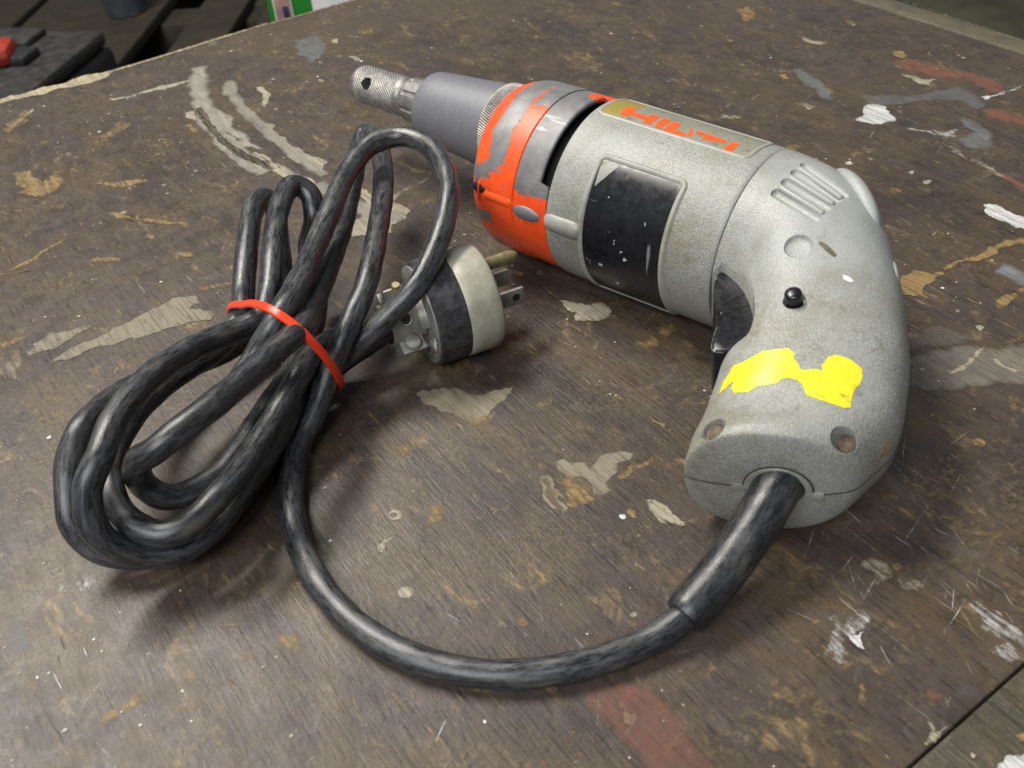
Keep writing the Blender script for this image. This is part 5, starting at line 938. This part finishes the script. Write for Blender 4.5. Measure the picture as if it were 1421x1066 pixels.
# hole in the upper clamp half, a black disc painted as its shade, with a raised rim
def rad_pt(t, a, r): return Vector((t, r*math.sin(a*PA), r*math.cos(a*PA)))
pp('clamp_hole', *cyl(rad_pt(-31.5, 52, 6.8), rad_pt(-31.5, 52, 8.45), 1.9, 24), 'hole_shade')
pp('hole_rim', *tube([rad_pt(-31.5, 52, 8.3)+(Vector((1, 0, 0))*math.cos(a*PA)+rad_pt(0, 142, 1)*math.sin(a*PA))*2.1 for a in range(0, 361, 20)], 0.35, 8)[:2], 'zinc')
def ear(t0, t1, a, r0, r1, th=1.3):
    d = rad_pt(0, a, 1); q = rad_pt(0, a+90, 1); V, F = boxm((0, 0, 0), abs(t1-t0), r1-r0, th, 0, 0.35)
    c = Vector(((t0+t1)/2, 0, 0))+d*(r0+r1)/2
    return [c+Vector((1, 0, 0))*v[0]+d*v[1]+q*v[2] for v in V], F
pp('clamp_ear', *ear(-27, -35.5, 112, 6.4, 13.2, 1.5), 'zinc')
pp('clamp_ear', *ear(-27, -35.5, 172, 6.4, 13.2, 1.5), 'zinc')
pp('clamp_ear', *ear(-27, -35.5, -8, 6.4, 13.0, 1.5), 'zinc')
pp('clamp_ear', *ear(-27, -35.5, 292, 6.4, 13.0, 1.5), 'zinc')
s1 = rad_pt(-31.2, 112, 10.2); q1 = rad_pt(0, 22, 1)
pp('clamp_screw', *lathe(s1+q1*0.3, q1, [(0, 3.0), (1.2, 3.0), (2.0, 2.5), (2.3, 1.2), (2.35, 0.1)], 24), 'zinc')
pp('screw_slot', *ear(-33.4, -29.0, 112, 10.1, 10.8, 0.6), 'hole_shade')  # black bar, painted shade of the driver slot
s2 = rad_pt(-31.2, -8, 10.0)
pp('clamp_bolt', *lathe(s2+Vector((0, 0, -4)), (0, 0.15, 1), [(h, 1.4+(0.22 if int(h*2.2) % 2 else 0)) for h in np.arange(0, 9.5, 0.45)], 16), 'brass')
# straps from the clamp to the cover plate
pp('clamp_neck', *saddle(20, 84, -20, -27, 9.5, 1.3, 12, -1.6), 'zinc')
pp('clamp_neck', *saddle(200, 264, -20, -27, 9.5, 1.3, 12, -1.6), 'zinc')
for a, r in ((118, 12.5), (148, 12.5)):
    c = rad_pt(-24.7, a, r); pp('cover_screw', *lathe(c, (-1, 0, 0), [(0, 2.4), (0.5, 2.4), (0.9, 1.9), (1.0, 0.1)], 20), 'bright_steel')
# raised ribs of the worn casting mark
for k in range(4):
    c = rad_pt(-24.75, 96+k*5.2, 14.6); d = rad_pt(0, 96+k*5.2+30, 1)
    pp('casting_mark', *capsule(c-d*0.9, c+d*0.9, 0.28, 8, 3), 'zinc')
# prongs
def prong_blade(w0):
    V, F = boxm((6.2, w0, -0.5), 12.4, 1.5, 6.4, 0, 0.35); return V, F
pl1 = pp('prong', *prong_blade(6.3), 'zinc')
pp('prong_hole', *cyl((9.2, 5.4, -0.5), (9.2, 7.15, -0.5), 1.5, 20), 'hole_shade')  # solid black disc painted as the shade in the hole
pp('prong', *prong_blade(-6.3), 'zinc')
gp = [(0, 2.35), (11, 2.35), (13.0, 2.0), (14.2, 1.3), (14.6, 0.3)]
pp('ground_pin', *lathe((0, -2.0, 10.5), (1, 0, 0), gp, 20), 'brass')

# ------------------------------------------------------------------ red cable tie
T = [Vector(p) for p in D_tie]; tn = Vector(D_tie_n); ctr = sum(T, Vector())/len(T); n = len(T)
sm = [ (T[i-2]+2*T[i-1]+3*T[i]+2*T[(i+1) % n]+T[(i+2) % n])/9 for i in range(n)]
V, F = [], []
for i, p in enumerate(sm):
    t = (sm[(i+1) % n]-sm[i-1]).normalized(); o = t.cross(tn); o = o if o.dot(p-ctr) > 0 else -o; o.normalize(); b = t.cross(o).normalized()
    tw = 0.25
    for a_, h_ in ((-1.35, 0.0), (-1.35, 0.7), (-1.0, 1.1), (0, 1.25), (1.0, 1.1), (1.35, 0.7), (1.35, 0.0)): V.append(p+b*a_+o*(h_-0.2))
for i in range(n):
    j = (i+1) % n
    for k in range(7): F.append((i*7+k, i*7+(k+1) % 7, j*7+(k+1) % 7, j*7+k))
tie = empty('cable_tie', Matrix.Translation((0.08, 0.255, 0)))
tag(tie, 'bright red plastic cable tie strapped round the coiled black cord', 'cable tie')
mk('strap', V, F, 'tie_plastic', tie, True, ang=40)
k = min(range(n), key=lambda i: sm[i].z+0.3*sm[i].x)
V, F = boxm(tuple(sm[k]+Vector((0, 0, 1.5))), 5, 4.5, 3.4, 0.6, 0.5); mk('tie_head', V, F, 'tie_plastic', tie, True)

# ------------------------------------------------------------------ things beyond the bench
def thing(name, label, cat, loc): return tag(empty(name, Matrix.Translation(loc)), label, cat)
pal = thing('wooden_pallet', 'dim wooden pallet with dark gaps, low behind the bench', 'pallet', (0.5, 2.0, -0.6))
dv = Vector((0.6, 0.8, 0)); nv = Vector((0.8, -0.6, 0)); ap = math.atan2(0.8, 0.6); P0 = Vector((0.41, 1.86, -0.461))
for off, wd in ((-0.37, 0.16), (-0.135, 0.27), (0.125, 0.095), (0.265, 0.095), (0.405, 0.095)):
    mk('pallet_board', *boxm(tuple(P0+nv*off+dv*0.25), 1.3, wd, 0.022, ap, 0.003), 'pallet_wood', pal, True, scale=1)
for k in (-0.32, 0.25, 0.82):
    mk('pallet_bearer', *boxm(tuple(P0+nv*0.0+dv*k+Vector((0, 0, -0.075))), 0.09, 0.95, 0.126, ap, 0.003), 'pallet_wood', pal, True, scale=1)
upright = thing('blue_grey_upright', 'small blue-grey tub standing on the pallet behind the bench', 'upright', (0.49, 2.08, -0.45))  # plain tapered form made up for an unidentified blue-grey shape
mk('upright_wall', *lathe((0, 0, 0), (0, 0, 1), [(0, 34), (2, 38), (120, 46), (124, 48), (128, 48)], 32), 'blue_grey', upright)
case = thing('tool_case', 'scuffed dark grey plastic tool case at the far left behind the bench', 'tool case', (0.08, 1.46, -0.45))
def cp(name, u, v, z, sx, sy, sz, mat, bev=0.01):
    q = math.pi/4; e1 = Vector((math.cos(q), math.sin(q), 0)); e2 = Vector((-e1.y, e1.x, 0)); c = Vector((0.08, 1.461, z))+e1*u+e2*v
    return mk(name, *boxm(tuple(c), sx, sy, sz, q, bev), mat, case, True, scale=1)
cp('case_body', 0, 0, -0.385, 0.50, 0.22, 0.13, 'dark_case', 0.014)
cp('case_lid', 0, 0, -0.309, 0.49, 0.21, 0.022, 'case_grey', 0.008)
cp('handle', 0.02, 0.03, -0.290, 0.13, 0.03, 0.018, 'dark_case', 0.006)
cp('latch', 0.13, -0.02, -0.292, 0.045, 0.07, 0.014, 'dark_case', 0.004)
cp('lid_panel', 0.20, 0.03, -0.294, 0.06, 0.10, 0.012, 'case_grey', 0.004)
rb = thing('red_plastic_tool', 'red plastic tool resting on the dark case at the left edge', 'tool', (0.14, 1.56, -0.298))
V, F = boxm((0, 0, 0.014), 0.12, 0.06, 0.028, -0.45, 0.012); mk('tool_body', V, F, 'red_plastic', rb, scale=1)
V, F = boxm((-0.085, 0.03, 0.018), 0.08, 0.045, 0.03, -0.45, 0.01); mk('tool_nose', V, F, 'dark_case', rb, scale=1)
bx = thing('card_carton', 'green and white printed carton just beyond the back edge of the bench', 'carton', (0.45, 0.98, -0.6))
q = -0.62; e1 = Vector((math.cos(q), math.sin(q), 0)); e2 = Vector((-e1.y, e1.x, 0)); L0 = Vector((0.378, 1.005, 0))
def bp(name, u0, u1, z0, z1, d0, d1, mat, bev=0.0006):
    c = L0+e1*(u0+u1)/2+e2*(d0+d1)/2+Vector((0, 0, (z0+z1)/2))
    return mk(name, *boxm(tuple(c), u1-u0, abs(d1-d0), z1-z0, q, bev), mat, bx, True, scale=1)
bp('carton_body', 0, 0.19, -0.6, 0.0, 0.0, 0.12, 'green_card', 0.002)
bp('white_panel', 0.047, 0.188, -0.58, -0.01, -0.0012, -0.0002, 'white_card')
bp('picture_border', 0.006, 0.026, -0.165, -0.10, -0.0012, -0.0002, 'white_card')
bp('picture', 0.008, 0.024, -0.160, -0.105, -0.0018, -0.0013, 'pink_card')
bp('picture_detail', 0.016, 0.022, -0.148, -0.135, -0.0023, -0.0019, 'dark_blue')
